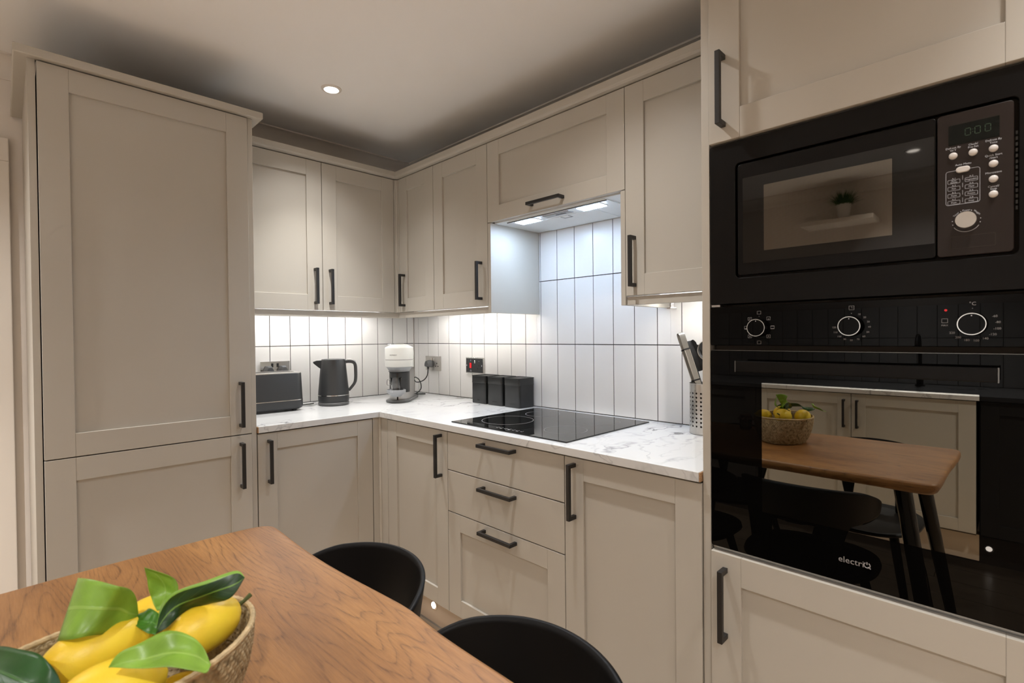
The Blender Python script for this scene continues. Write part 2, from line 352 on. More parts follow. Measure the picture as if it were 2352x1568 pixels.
def shaker(fr, root, u0, u1, w0, w1, vf, st=0.074, name='door', rail=None, hd=None, m='cabinet', th=0.020):
    """frame of stiles and rails with a recessed panel; hd=(u,w,vertical)"""
    rt = rail or st; mb = MB(); vb = vf-th; lo, hi = min(u0, u1), max(u0, u1)
    fbox(mb, fr, lo, lo+st, vb, vf, w0, w1); fbox(mb, fr, hi-st, hi, vb, vf, w0, w1)
    fbox(mb, fr, lo+st, hi-st, vb, vf-0.0004, w1-rt, w1); fbox(mb, fr, lo+st, hi-st, vb, vf-0.0004, w0, w0+rt)
    d = mb.build(name, m, root, bevel=0.0011, smooth=0)
    p = MB(); fbox(p, fr, lo+st-0.004, hi-st+0.004, vb+0.002, vf-0.009, w0+rt-0.004, w1-rt+0.004); p.build('door_panel' if name == 'door' else 'drawer_panel', m, d, smooth=0)
    if hd: handle(fr, d, hd[0], vf, hd[1], hd[2])
    return d
def slab(fr, root, u0, u1, w0, w1, vf, hd=None, name='drawer', m='cabinet'):
    mb = MB(); fbox(mb, fr, u0, u1, vf-0.02, vf, w0, w1); d = mb.build(name, m, root, bevel=0.0011, smooth=0)
    if hd: handle(fr, d, hd[0], vf, hd[1], hd[2])
    return d

# ------------------------------------------------------------------ room shell
YB = -4.3
struct('wall_back', MB().box((XC-0.15, 0.007, 0), (0.15, 0.15, CEIL+0.1)), 'wall_paint')
struct('wall_right', MB().box((0.007, YB, 0), (0.15, 0.007, CEIL+0.1)), 'wall_paint')
struct('wall_left', MB().box((XC-0.15, YB, 0), (XC, 0.007, CEIL+0.1)), 'wall_paint')
struct('wall_front', MB().box((XC-0.15, YB-0.15, 0), (0.15, YB, CEIL+0.1)), 'wall_paint')
struct('ceiling', MB().box((XC-0.15, YB-0.15, CEIL), (0.15, 0.15, CEIL+0.12)), 'ceiling_paint')
fl = struct('floor', MB().box((XC-0.15, YB-0.15, -0.12), (0.15, 0.15, -0.008)), 'gap_dark')
pk = {}
x = XC; k = 0
while x < -0.02:
    w_ = min(0.19, 0-x); y = YB - (0.0 if k % 2 else 0.55)
    while y < -0.01:
        y0 = max(y, YB); y1 = min(y+1.22, 0.0)
        if y1-y0 > 0.05:
            key = (round(w_, 3), round(y1-y0, 3))
            if key not in pk: pk[key] = MB().box((0, 0, -0.009), (w_-0.0025, y1-y0-0.0025, 0)).mesh('plank', 'floor_wood', smooth=0)
            o = bpy.data.objects.new('plank', pk[key]); COL.objects.link(o); o.location = (x, y0, 0); o.parent = fl
        y += 1.22
    x += 0.19; k += 1
# coving: concave moulding along back, right and left walls
cv = [(0, 2.249), (0.006, 2.249), (0.010, 2.256)]+[(0.010+0.064*(1-math.cos(a)), 2.256+0.060*math.sin(a)) for a in [PI/2*i/6 for i in range(1, 7)]]+[(0.080, 2.316), (0.080, CEIL), (0, CEIL)]
struct('trim_1', MB().sweep(cv, [(XC, 0.007), (0.007, 0.007)], [(1, -1), (-1, -1)]), 'trim_white', smooth=40)
struct('trim_2', MB().sweep(cv, [(0.007, 0.007), (0.007, YB)], [(-1, -1), (-1, 1)]), 'trim_white', smooth=40)
struct('trim_3', MB().sweep(cv, [(XC, YB), (XC, 0.007)], [(1, 1), (1, -1)]), 'trim_white', smooth=40)
# door casing beside the tall unit, on the back wall, with the closed leaf beyond it
mb = MB().box((-1.905, -0.020, 0), (-1.818, 0.0065, 1.935)); mb.box((-2.78, -0.020, 1.935), (-1.818, 0.0065, 2.022)); mb.box((-2.78, -0.020, 0), (-2.693, 0.0065, 1.935))
struct('trim_4', mb, 'trim_white', bevel=0.003)
struct('door_1', MB().box((-2.692, -0.006, 0.01), (-1.906, 0.0035, 1.934)), 'trim_white')

# ------------------------------------------------------------------ tiles
TW, TG = 0.1, 0.0033; TP = TW+TG
ROWS = [(0.9125, 1.2137), (1.2170, 1.5170), (1.5203, 1.752)]
def tile_wall(name, label, fr, spans, off=0.0):
    """spans: list of (row index, u start, u end, top limit, [column edges])"""
    root = thing(name, label, 'wall tiles', fp(fr, 0, off, 0.91))
    gb = MB()
    for (r, ua, ub, top, _) in spans:
        w0, w1 = ROWS[r]; w1 = min(w1, top) if top else w1
        fbox(gb, fr, ua, ub, off-0.0065, off-0.0022, w0-0.003, w1+0.0033 if not top else w1)
    gb.build('grout_bed', 'grout', root, smooth=0)
    cache = {}
    for (r, ua, ub, top, centre) in spans:
        w0, w1 = ROWS[r]; w1 = min(w1, top) if top else w1
        lo, hi = min(ua, ub), max(ua, ub)
        k0 = math.floor((lo-centre)/TP)-1
        u = centre+k0*TP
        while u < hi:
            a, b = u+TG/2, u+TP-TG/2
            a2, b2 = max(a, lo), min(b, hi)
            if b2-a2 > 0.004:
                key = (round(b2-a2, 4), round(w1-w0, 4))
                if key not in cache:
                    mb = MB(); d = {'A': 'A', 'B': 'B', 'C': 'C'}[fr]
                    fbox2(mb, d, 0, b2-a2, -0.006, 0, 0, w1-w0); cache[key] = mb.mesh('tile', 'tile', smooth=0)
                o = bpy.data.objects.new('tile', cache[key]); COL.objects.link(o); o.parent = root
                place(o, root, fp(fr, a2, off + random.uniform(-0.0002, 0.0002), w0))
                bv = o.modifiers.new('bevel', 'BEVEL'); bv.width = 0.0009; bv.segments = 2
            u += TP
    return root
tile_wall('tiled_splashback', 'upright off-white tiles with dark grout behind the kettle and toaster', 'A',
          [(0, -1.145, -0.0045, None, -0.0521), (1, -1.145, -0.0045, 1.40, -0.0521)])
tile_wall('tiled_splashback', 'upright white tiles with dark grout rising behind the hob up to the extractor', 'B',
          [(0, -2.154, -0.0005, None, -0.0467), (1, -1.0525, -0.0005, 1.40, -0.0467), (1, -1.7575, -1.0525, None, -0.0467), (1, -2.154, -1.7575, 1.40, -0.0467), (2, -1.7375, -1.0725, 1.752, -0.0467)])
tile_wall('tiled_splashback', 'off-white tiles above the worktop of the opposite wall, seen in the oven glass', 'C',
          [(0, -3.55, -0.9, None, -1.0), (1, -3.55, -0.9, 1.43, -1.0)], off=0.007)

# ------------------------------------------------------------------ tall unit, left
VD = 0.609
t = thing('tall_cabinet', 'tall greige shaker cupboard of two doors left of the worktop', 'cabinet', (-1.4615, -0.3, 0))
mb = MB(); fbox(mb, 'A', -1.758, -1.167, 0.0, VD-0.024, 0.15, 2.106); mb.build('carcass', 'gap_dark', t, smooth=0)
for a, b_ in ((-1.7805, -1.7625), (-1.1635, -1.1455)):
    mb = MB(); fbox(mb, 'A', a, b_, 0.0, 0.601, 0.0, 2.1125); mb.build('end_panel', 'cabinet', t, smooth=0, bevel=0.0008)
shaker('A', t, -1.7597, -1.1660, 0.8895, 2.1085, VD, 0.0735, hd=(-1.2045, 1.006, True))
shaker('A', t, -1.7597, -1.1660, 0.158, 0.8860, VD, 0.0735, hd=(-1.2045, 0.773, True))
mb = MB(); fbox(mb, 'A', -1.7605, -1.1655, 0.53, 0.55, 0.0, 0.15); mb.build('plinth', 'plinth', t, smooth=0)
cA = [(-0.02, 2.1128), (0.004, 2.1128), (0.028, 2.1105), (0.031, 2.112), (0.031, 2.134), (0.029, 2.1365), (-0.02, 2.1365)]
MB().sweep(cA, [(-1.7805, -0.002), (-1.7805, -0.601), (-1.1455, -0.601), (-1.1455, -0.365)], [(-1, 0), (-1, -1), (1, -1), (1, 0)]).build('cornice', 'cabinet', t, smooth=0, bevel=0.001)

# ------------------------------------------------------------------ wall units
VW = 0.3205
t = thing('wall_cabinet', 'two-door greige wall cabinet above the kettle, brightly lit', 'cabinet', (-0.74, -0.16, 1.39))
mb = MB(); fbox(mb, 'A', -1.1430, -0.342, 0.001, VW-0.024, 1.40, 2.106); mb.build('carcass', 'gap_dark', t, smooth=0)
mb = MB(); fbox(mb, 'A', -1.1430, -0.342, 0.02, VW-0.026, 1.3985, 1.40); mb.build('underside', 'hood_white', t, smooth=0)
shaker('A', t, -1.1420, -0.7415, 1.3915, 2.1085, VW, 0.0735, hd=(-0.779, 1.506, True))
shaker('A', t, -0.7385, -0.3390, 1.3915, 2.1085, VW, 0.0725, hd=(-0.704, 1.506, True))
mb = MB(); fbox(mb, 'A', -0.3365, -0.3005, 0.30, VW, 1.3905, 2.1085)
mb.lathe([(0.0065, 1.3905), (0.0065, 2.1085)], 16, (-0.3225, -0.3225, 0))
fbox(mb, 'B', -0.3425, -0.327, 0.30, VW, 1.3905, 2.1085)
tag(mb.build('corner_post', 'cabinet', bevel=0.0008), 'slim greige moulded post in the corner between the wall cabinets', 'post')
t = thing('wall_cabinet', 'greige wall cabinet with narrow and wide doors left of the extractor', 'cabinet', (-0.16, -0.70, 1.39))
mb = MB(); fbox(mb, 'B', -1.0505, -0.345, 0.001, VW-0.024, 1.40, 2.106); mb.build('carcass', 'gap_dark', t, smooth=0)
mb = MB(); fbox(mb, 'B', -1.0505, -0.345, 0.02, VW-0.026, 1.3985, 1.40); mb.build('underside', 'hood_white', t, smooth=0)
shaker('B', t, -0.6505, -0.3445, 1.3915, 2.1085, VW, 0.0725, hd=(-0.391, 1.506, True))
shaker('B', t, -1.0515, -0.6535, 1.3915, 2.1085, VW, 0.0735, hd=(-1.0105, 1.506, True))
t = thing('extractor_cabinet', 'shallow greige lift-up cupboard over the hob with low side panels', 'cabinet', (-0.16, -1.405, 1.76))
mb = MB(); fbox(mb, 'B', -1.7365, -1.0735, 0.001, VW-0.024, 1.772, 2.106); mb.build('carcass', 'gap_dark', t, smooth=0)
shaker('B', t, -1.7565, -1.0545, 1.7590, 2.1085, VW, 0.0735, rail=0.0660, hd=(-1.4045, 1.787, False))
for a, b_ in ((-1.0720, -1.0540), (-1.7570, -1.7390)):
    mb = MB(); fbox(mb, 'B', a, b_, 0.001, VW-0.001, 1.3600, 1.7560); mb.build('side_panel', 'cabinet', t, smooth=0, bevel=0.0006)
t = thing('wall_cabinet', 'single-door greige wall cabinet right of the extractor', 'cabinet', (-0.16, -1.955, 1.39))
mb = MB(); fbox(mb, 'B', -2.153, -1.7595, 0.001, VW-0.024, 1.40, 2.106); mb.build('carcass', 'gap_dark', t, smooth=0)
mb = MB(); fbox(mb, 'B', -2.153, -1.7595, 0.02, VW-0.026, 1.3985, 1.40); mb.build('underside', 'hood_white', t, smooth=0)
shaker('B', t, -2.153, -1.7590, 1.3915, 2.1085, VW, 0.0715, hd=(-1.7945, 1.506, True))
# cornice of the wall run
cB = [(-0.02, 2.1128), (-0.002, 2.1128), (0.012, 2.1155), (0.019, 2.121), (0.020, 2.124), (0.020, 2.1465), (-0.02, 2.1465)]
tag(MB().sweep(cB, [(-1.1453, -VW), (-VW, -VW), (-VW, -2.1545)], [(0, -1), (-1, -1), (-1, 0)]).build('cornice', 'cabinet', smooth=0, bevel=0.0008),
    'greige cornice moulding running along the tops of the wall cabinets', 'moulding')
# light pelmets
mb = MB().sweep([(-0.018, 1.3600), (0.0, 1.3600), (0.0, 1.3880), (-0.018, 1.3880)], [(-1.1450, -0.311), (-0.311, -0.311), (-0.311, -1.0535)], [(0, -1), (-1, -1), (-1, 0)])
tag(mb.build('light_pelmet', 'cabinet', smooth=0, bevel=0.0008), 'greige strip under the corner wall cabinets hiding the lighting', 'pelmet')
mb = MB(); fbox(mb, 'B', -2.154, -1.7580, 0.293, 0.311, 1.3600, 1.3880)
tag(mb.build('light_pelmet', 'cabinet', smooth=0, bevel=0.0008), 'short greige strip under the wall cabinet next to the oven tower', 'pelmet')
# LED strips
GR = 'light strips under the wall cabinets'
for fr, a, b_, l in (('A', -1.12, -0.31, 'white light strip under the cabinet above the kettle'), ('B', -1.04, -0.30, 'white light strip under the cabinet above the black canisters'), ('B', -2.14, -1.78, 'white light strip under the cabinet above the utensil pot')):
    t = thing('light_strip', l, 'light', fp(fr, (a+b_)/2, 0.125, 1.394), group=GR)
    mb = MB(); fbox(mb, fr, a, b_, 0.115, 0.135, 1.3915, 1.3983); mb.build('channel', 'satin_silver', t, smooth=0)
    mb = MB(); fbox(mb, fr, a+0.004, b_-0.004, 0.119, 0.131, 1.3895, 1.3914); mb.build('diffuser', 'led_emit', t, smooth=0)
# small steel bracket hanging at the end of the right pelmet
tag(MB().box((-0.200, -1.864, 1.352), (-0.180, -1.858, 1.3978)).box((-0.212, -1.868, 1.346), (-0.168, -1.854, 1.352)).build('transformer_bracket', 'satin_silver', smooth=0, bevel=0.001),
    'small silver bracket hanging under the cabinet above the utensil pot', 'bracket')

# ------------------------------------------------------------------ extractor hood
t = thing('extractor_hood', 'white built-in extractor with two lit panels above the hob', 'extractor', (-0.15, -1.405, 1.752))
mb = MB().box((-0.296, -1.7365, 1.754), (-0.002, -1.0735, 1.7710)); mb.build('body', 'hood_white', t, smooth=0, bevel=0.001)
mb = MB().box((-0.288, -1.655, 1.7505), (-0.008, -1.155, 1.7545)); mb.build('base_plate', 'hood_white', t, smooth=0, bevel=0.0015)
mb = MB().box((-0.284, -1.6555, 1.7475), (-0.279, -1.140, 1.7510)); mb.build('front_groove', 'dark_grey', t, smooth=0)
for y in (-1.227, -1.560):
    f_ = MB().box((-0.272, y-0.056, 1.7480), (-0.212, y+0.056, 1.7510)).build('lamp_frame', 'hood_white', t, smooth=0, bevel=0.001)
    MB().box((-0.268, y-0.052, 1.7465), (-0.216, y+0.052, 1.7481)).build('lamp_lens', 'hood_emit', f_, smooth=0)
s_ = MB().box((-0.262, -1.462, 1.7480), (-0.226, -1.326, 1.7510)).build('control_strip', 'grey_plastic', t, smooth=0, bevel=0.001)
MB().box((-0.248, -1.435, 1.7462), (-0.240, -1.385, 1.7481)).build('slider', 'dark_grey', s_, smooth=0, bevel=0.0006)
fl_ = MB().box((-0.205, -1.545, 1.7485), (-0.030, -1.165, 1.7510)); fl_.build('grease_filter', 'hood_white', t, smooth=0, bevel=0.001)
mb = MB().box((-0.200, -1.415, 1.7470), (-0.170, -1.412, 1.7486)).box((-0.200, -1.375, 1.7470), (-0.170, -1.372, 1.7486)).box((-0.172, -1.412, 1.7470), (-0.170, -1.375, 1.7486)); mb.build('filter_latch', 'grey_plastic', t, smooth=0)

# ------------------------------------------------------------------ base units
VB_ = 0.603
t = thing('base_cabinet', 'greige base cabinet with one door beneath the toaster', 'cabinet', (-0.89, -0.3, 0.15))
mb = MB(); fbox(mb, 'A', -1.1435, -0.645, 0.004, VB_-0.024, 0.15, 0.8835); mb.build('carcass', 'gap_dark', t, smooth=0)
shaker('A', t, -1.1425, -0.6435, 0.163, 0.8795, VB_, 0.0735, rail=0.067, hd=(-1.1015, 0.768, True))
mb = MB(); fbox(mb, 'A', -0.640, -0.57, 0.575, VB_-0.001, 0.163, 0.8835)
mb.lathe([(0.0075, 0.163), (0.0075, 0.8835)], 16, (-0.6045, -0.6045, 0))
fbox(mb, 'B', -0.664, -0.6035, 0.575, VB_-0.001, 0.163, 0.8835)
tag(mb.build('corner_post', 'cabinet', bevel=0.0008), 'greige moulded post in the corner between the base cabinets', 'post')
t = thing('base_cabinet', 'greige base cabinet with a narrow door left of the drawers', 'cabinet', (-0.3, -0.89, 0.15))
mb = MB(); fbox(mb, 'B', -1.1125, -0.668, 0.004, VB_-0.024, 0.15, 0.8835); mb.build('carcass', 'gap_dark', t, smooth=0)
shaker('B', t, -1.1120, -0.6675, 0.163, 0.8795, VB_, 0.0735, rail=0.067, hd=(-1.0735, 0.780, True))
t = thing('drawer_unit', 'greige unit of three drawers beneath the hob', 'drawers', (-0.3, -1.411, 0.15))
mb = MB(); fbox(mb, 'B', -1.7085, -1.1145, 0.004, VB_-0.024, 0.15, 0.8835); mb.build('carcass', 'gap_dark', t, smooth=0)
slab('B', t, -1.7080, -1.1150, 0.7315, 0.8795, VB_, hd=(-1.4115, 0.8600, False))
slab('B', t, -1.7080, -1.1150, 0.5675, 0.7280, VB_, hd=(-1.4115, 0.7000, False))
shaker('B', t, -1.7080, -1.1150, 0.163, 0.5640, VB_, 0.0725, rail=0.067, name='drawer', hd=(-1.4115, 0.5410, False))
t = thing('base_cabinet', 'greige base cabinet with a wide door right of the drawers', 'cabinet', (-0.3, -1.93, 0.15))
mb = MB(); fbox(mb, 'B', -2.1535, -1.7110, 0.004, VB_-0.024, 0.15, 0.8835); mb.build('carcass', 'gap_dark', t, smooth=0)
shaker('B', t, -2.1530, -1.7110, 0.163, 0.8795, VB_, 0.0715, rail=0.067, hd=(-1.7495, 0.778, True))
mb = MB().sweep([(-0.018, 0.0), (0.0, 0.0), (0.0, 0.150), (-0.018, 0.150)], [(-1.145, -0.540), (-0.540, -0.540), (-0.540, -2.153)], [(0, -1), (-1, -1), (-1, 0)])
tag(mb.build('plinth', 'plinth', smooth=0), 'glossy beige kickboard below the base cabinets', 'kickboard')
mb = MB().sweep([(0.0, 0.0), (0.010, 0.0), (0.006, 0.012), (0.0, 0.016)], [(-1.145, -0.540), (-0.540, -0.540), (-0.540, -2.153)], [(0, -1), (-1, -1), (-1, 0)])
tag(mb.build('plinth_seal', 'satin_silver', smooth=0), 'thin pale sealing strip along the foot of the kickboard', 'strip')

# ------------------------------------------------------------------ worktop
t = thing('worktop', 'white grey-veined marble-effect worktop in an L shape', 'worktop', (-0.3, -0.3, 0.885))
e = 0.0006
MB().poly([(-1.1412, -0.0006, 0.885), (-e, -0.0006, 0.885), (-0.612-e, -0.612, 0.885), (-1.1412, -0.612, 0.885)], (0, 0, 0.025)).build('slab', 'marble', t, smooth=0, bevel=0.0012)
MB().poly([(-0.0006, -e, 0.885), (-0.0006, -2.1500, 0.885), (-0.612, -2.1500, 0.885), (-0.612, -0.612-e, 0.885)], (0, 0, 0.025)).build('slab', 'marble', t, smooth=0, bevel=0.0012)
lab(MB().box((-1.1440, -0.6105, 0.8855), (-1.1413, -0.004, 0.9085)).build('raw_edge', 'chipboard', t, smooth=0), 'raw chipboard end')
lab(MB().box((-0.6105, -2.1530, 0.8855), (-0.004, -2.1502, 0.9085)).build('raw_edge', 'chipboard', t, smooth=0), 'raw chipboard end')

# ------------------------------------------------------------------ hob
t = thing('hob', 'black glass hob with thin pale cooking rings', 'hob', (-0.307, -1.391, 0.911))
HZ = 0.9145
MB().box((-0.566, -1.689, 0.9102), (-0.048, -1.093, HZ)).build('glass', 'glass_black', t, smooth=0, bevel=0.0012)
def ring(mb, c, r, w, z, n=72):
    vs_ = []
    for i in range(n):
        a = 2*PI*i/n
        for rr, zz in ((r-w/2, z), (r+w/2, z), (r+w/2, z+0.00035), (r-w/2, z+0.00035)): vs_.append((c[0]+rr*math.cos(a), c[1]+rr*math.sin(a), zz))
    mb.add(vs_, [(i*4+k, i*4+(k+1) % 4, ((i+1) % n)*4+(k+1) % 4, ((i+1) % n)*4+k) for i in range(n) for k in range(4)])
for cx, cy, r in ((-0.395, -1.245, 0.105), (-0.180, -1.245, 0.075), (-0.405, -1.555, 0.078), (-0.185, -1.535, 0.092)):
    mb = MB(); ring(mb, (cx, cy), r, 0.0014, HZ-0.0001); mb.build('cooking_ring', 'legend_dim', t, smooth=0)
mb = MB()
for i in range(7):
    y = -1.335-i*0.021; mb.box((-0.540-0.003*(i % 2), y-0.005, HZ-0.0001), (-0.537, y+0.005, HZ+0.0003))
    mb.box((-0.530, y-0.0015, HZ-0.0001), (-0.527, y+0.0015, HZ+0.0003))
mb.build('touch_controls', 'legend_dim', t, smooth=0)

# ------------------------------------------------------------------ oven tower
t = thing('oven_tower_cabinet', 'tall greige housing around the microwave and oven at the right', 'cabinet', (-0.3, -2.477, 0))
mb = MB(); fbox(mb, 'B', -2.1752, -2.1552, 0.0, 0.598, 0.0, CEIL-0.005); mb.build('side_panel', 'cabinet', t, smooth=0, bevel=0.0008)
mb = MB(); fbox(mb, 'B', -2.7960, -2.7780, 0.0, 0.598, 0.0, CEIL-0.005); mb.build('side_panel', 'cabinet', t, smooth=0, bevel=0.0008)
mb = MB(); fbox(mb, 'B', -2.7770, -2.1765, 0.0, 0.03, 0.15, 2.28); mb.build('back_panel', 'carcass', t, smooth=0)
for a, b_ in ((0.15, 0.17), (0.7145, 0.7315), (1.7185, 1.7300), (2.26, 2.28)):
    mb = MB(); fbox(mb, 'B', -2.7770, -2.1765, 0.03, 0.583, a, b_); mb.build('shelf', 'hood_white' if a < 0.75 and a > 0.6 else 'carcass', t, smooth=0)
mb = MB(); fbox(mb, 'B', -2.777, -2.1785, 0.583, 0.590, 0.7255, 0.7322); mb.build('metal_strip', 'satin_silver', t, smooth=0)
shaker('B', t, -2.7750, -2.1795, 1.7215, 2.275, VD, 0.0735, rail=0.0715, hd=(-2.2150, 1.840, True))
shaker('B', t, -2.7750, -2.1795, 0.163, 0.7225, VD, 0.0715, rail=0.0705, hd=(-2.2145, 0.604, True))
mb = MB(); fbox(mb, 'B', -2.776, -2.1765, 0.53, 0.55, 0.0, 0.15); mb.build('plinth', 'plinth', t, smooth=0)

def rrect(y0, y1, z0, z1, r, n=6):
    pts = []
    for cx, cz, a0 in ((y1-r, z1-r, 0), (y0+r, z1-r, PI/2), (y0+r, z0+r, PI), (y1-r, z0+r, 1.5*PI)):
        for i in range(n+1):
            a = a0+PI/2*i/n; pts.append((cx+r*math.cos(a), cz+r*math.sin(a)))
    return pts
def frame_plate(mb, x0, x1, outer, inner):
    n = len(outer); v = [(x0, y, z) for y, z in outer]+[(x0, y, z) for y, z in inner]+[(x1, y, z) for y, z in outer]+[(x1, y, z) for y, z in inner]
    f = []
    for i in range(n):
        j = (i+1) % n
        f += [(i, j, n+j, n+i), (2*n+i, 3*n+i, 3*n+j, 2*n+j), (i, 2*n+i, 2*n+j, j), (n+i, n+j, 3*n+j, 3*n+i)]
    mb.add(v, f)
def plate(mb, x0, x1, pts): mb.poly([(x0, y, z) for y, z in pts], (x1-x0, 0, 0))
# text -> geometry on planes that face -x
def text_geo(mb, s, size, y, z, x, align='CENTER', rot=0.0, plane='B', ymap=None):
    cu = bpy.data.curves.new('t', 'FONT'); cu.body = s; cu.size = size; cu.align_x = align; cu.resolution_u = 2; cu.extrude = 0.0
    ob = bpy.data.objects.new('t', cu); me = bpy.data.meshes.new_from_object(ob)
    ca, sa = math.cos(rot), math.sin(rot)
    vs_ = []
    for v in me.vertices:
        px, py = v.co.x*ca-v.co.y*sa, v.co.x*sa+v.co.y*ca
        if plane == 'B': vs_.append((x, y-px, z+py))
        else: vs_.append(plane @ Vector((px, py, 0)))
    mb.add(vs_, [tuple(p.vertices) for p in me.polygons])
    bpy.data.objects.remove(ob); bpy.data.curves.remove(cu); bpy.data.meshes.remove(me)

# ---- microwave
t = thing('microwave', 'black built-in microwave above the oven, display reading 0:00', 'microwave', (-0.35, -2.476, 1.33))
mb = MB(); frame_plate(mb, -0.6010, -0.586, rrect(-2.774, -2.1780, 1.3300, 1.7165, 0.003), rrect(-2.7185, -2.2395, 1.3905, 1.6635, 0.010)); mb.build('outer_frame', 'microwave_black', t, smooth=35, bevel=0.0012)
MB().box((-0.575, -2.770, 1.3320), (-0.04, -2.182, 1.7120)).build('casing', 'gap_dark', t, smooth=0)
mb = MB(); plate(mb, -0.6025, -0.577, rrect(-2.6085, -2.2455, 1.3965, 1.6575, 0.006)); d = mb.build('door', 'microwave_black', t, smooth=35, bevel=0.001)
mb = MB(); plate(mb, -0.6035, -0.6020, rrect(-2.6065, -2.2575, 1.4235, 1.6235, 0.0015)); g = mb.build('door_glass', 'microwave_glass', d, smooth=0)
mb = MB(); plate(mb, -0.6040, -0.6034, rrect(-2.5425, -2.3045, 1.4485, 1.5985, 0.0015)); mb.build('mesh_window', 'microwave_window', d, smooth=0)
mb = MB(); plate(mb, -0.6025, -0.577, rrect(-2.7125, -2.6105, 1.3965, 1.6575, 0.006)); p = mb.build('control_panel', 'microwave_panel', t, smooth=35, bevel=0.001)
mb = MB(); plate(mb, -0.6032, -0.6020, rrect(-2.6945, -2.6265, 1.5993, 1.6355, 0.001)); mb.build('display', 'display', p, smooth=0)
mb = MB()
def seg7(mb, y, z, w, h, tt, x):
    for a, b_ in (((0, h/2), (0, h)), ((w, h/2), (w, h)), ((0, 0), (0, h/2)), ((w, 0), (w, h/2)), ((0, 0), (w, 0)), ((0, h), (w, h))):
        if a[0] == b_[0]: mb.box((x-0.0002, y-a[0]-tt/2, z+a[1]+tt*0.7), (x, y-a[0]+tt/2, z+b_[1]-tt*0.7))
        else: mb.box((x-0.0002, y-b_[0]+tt*0.7, z+a[1]-tt/2), (x, y-a[0]-tt*0.7, z+a[1]+tt/2))
for y in (-2.6495, -2.6625, -2.6760): seg7(mb, y, 1.6125, 0.0072, 0.0125, 0.0010, -0.6033)
mb.box((-0.6035, -2.6602, 1.6165), (-0.6033, -2.6592, 1.6175)).box((-0.6035, -2.6602, 1.6210), (-0.6033, -2.6592, 1.6220))
lab(mb.build('display_digits', 'digit', p, smooth=0), 'green digits reading 0:00')
BT = [(-2.633, 1.5797), (-2.6602, 1.5797), (-2.6868, 1.5797), (-2.6868, 1.5529), (-2.6868, 1.5262), (-2.6868, 1.4995)]
prof = [(0.0062, -0.6020), (0.0062, -0.6045), (0.0055, -0.6060), (0.0035, -0.6070), (0.0012, -0.6074)]
for y, z in BT:
    mb = MB().lathe([(r, x) for r, x in prof], 20, (0, y, z), axis='x'); mb.build('button', 'button_grey', p, smooth=60)
mb = MB(); plate(mb, -0.6058, -0.6020, rrect(-2.6562, -2.6368, 1.5470, 1.5578, 0.0053)); mb.build('button', 'button_grey', p, smooth=35, bevel=0.0015, seg=3)
mb = MB(); xt = -0.6028
for s, y, z in (('Defrost By', -2.633, 1.5932), ('W.T', -2.633, 1.5885), ('Clock/', -2.6602, 1.5932), ('Pre-Set', -2.6602, 1.5885), ('Defrost By', -2.6868, 1.5935), ('Time', -2.6868, 1.5888),
                ('Quick Start', -2.6868, 1.5668), ('/Start', -2.6868, 1.5621), ('Microwave', -2.6868, 1.5362), ('Cancel/', -2.6868, 1.5118), ('Stop', -2.6868, 1.5075), ('Auto Menu', -2.6468, 1.5606)):
    text_geo(mb, s, 0.0048, y, z, xt)
mb.build('printed_labels', 'legend', p, smooth=0)
mb = MB()
def outline(mb, y0, y1, z0, z1, r, w, x): frame_plate(mb, x-0.0002, x, rrect(y0, y1, z0, z1, r), rrect(y0+w, y1-w, z0+w, z1-w, max(r-w, 0.0002)))
outline(mb, -2.6694, -2.6226, 1.4900, 1.5525, 0.004, 0.0005, xt)
names = [('A-1', 'Auto', 'Reheat'), ('A-2', 'Vegetable', ''), ('A-3', 'Fish', ''), ('A-4', 'Meat', ''), ('A-5', 'Pasta', ''), ('A-6', 'Potato', ''), ('A-7', 'Pizza', ''), ('A-8', 'Soup', '')]
for i, (a, b_, c) in enumerate(names):
    y = -2.6340 if i % 2 == 0 else -2.6578; z = 1.5335-0.0128*(i//2)
    outline(mb, y-0.0086, y+0.0086, z-0.0042, z+0.0030, 0.0012, 0.0004, xt)
    text_geo(mb, a, 0.0036, y, z+0.0038, xt)
    if c: text_geo(mb, b_, 0.0034, y, z-0.0002, xt); text_geo(mb, c, 0.0034, y, z-0.0033, xt)
    else: text_geo(mb, b_, 0.0038, y, z-0.0019, xt)
for i in range(4): mb.box((xt-0.0002, -2.6462, 1.4935+0.0135*i), (xt, -2.6458, 1.5015+0.0135*i))
KY, KZ = -2.6510, 1.4585
for a, s in ((2.35, 'Timer'), (1.57, 'Power'), (0.75, 'Weight')):
    text_geo(mb, s, 0.0040, KY-math.cos(a)*0.0185, KZ+math.sin(a)*0.0180, xt, rot=a-PI/2)
for a in (3.05, 3.4, 1.97, 1.2, 0.1, -0.25): mb.lathe([(0.0008, xt-0.0002), (0.0008, xt)], 8, (0, KY-math.cos(a)*0.0192, KZ+math.sin(a)*0.0192), axis='x')
arc = [(KY-math.cos(a)*0.0195, KZ+math.sin(a)*0.0195) for a in [PI*1.17+i*PI*0.66/20 for i in range(21)]]
mb.tube([(xt, y, z) for y, z in arc], 0.0004, 4)
mb.build('printed_menu', 'legend', p, smooth=0)
mb = MB().lathe([(0.0150, -0.6020), (0.0150, -0.6165), (0.0144, -0.6180), (0.0142, -0.6180)], 40, (0, KY, KZ), axis='x'); mb.build('dial', 'brushed_steel', p, smooth=35)
outer = rrect(-2.6897, -2.6287, 1.4095, 1.4323, 0.0015); mb = MB(); frame_plate(mb, -0.6029, -0.6024, outer, rrect(-2.6887, -2.6297, 1.4105, 1.4313, 0.001)); mb.build('door_release', 'gap_dark', p, smooth=0)
mb = MB()
for i in range(14): mb.box((-0.590, -2.7172, 1.470+i*0.010), (-0.588, -2.7145, 1.476+i*0.010))
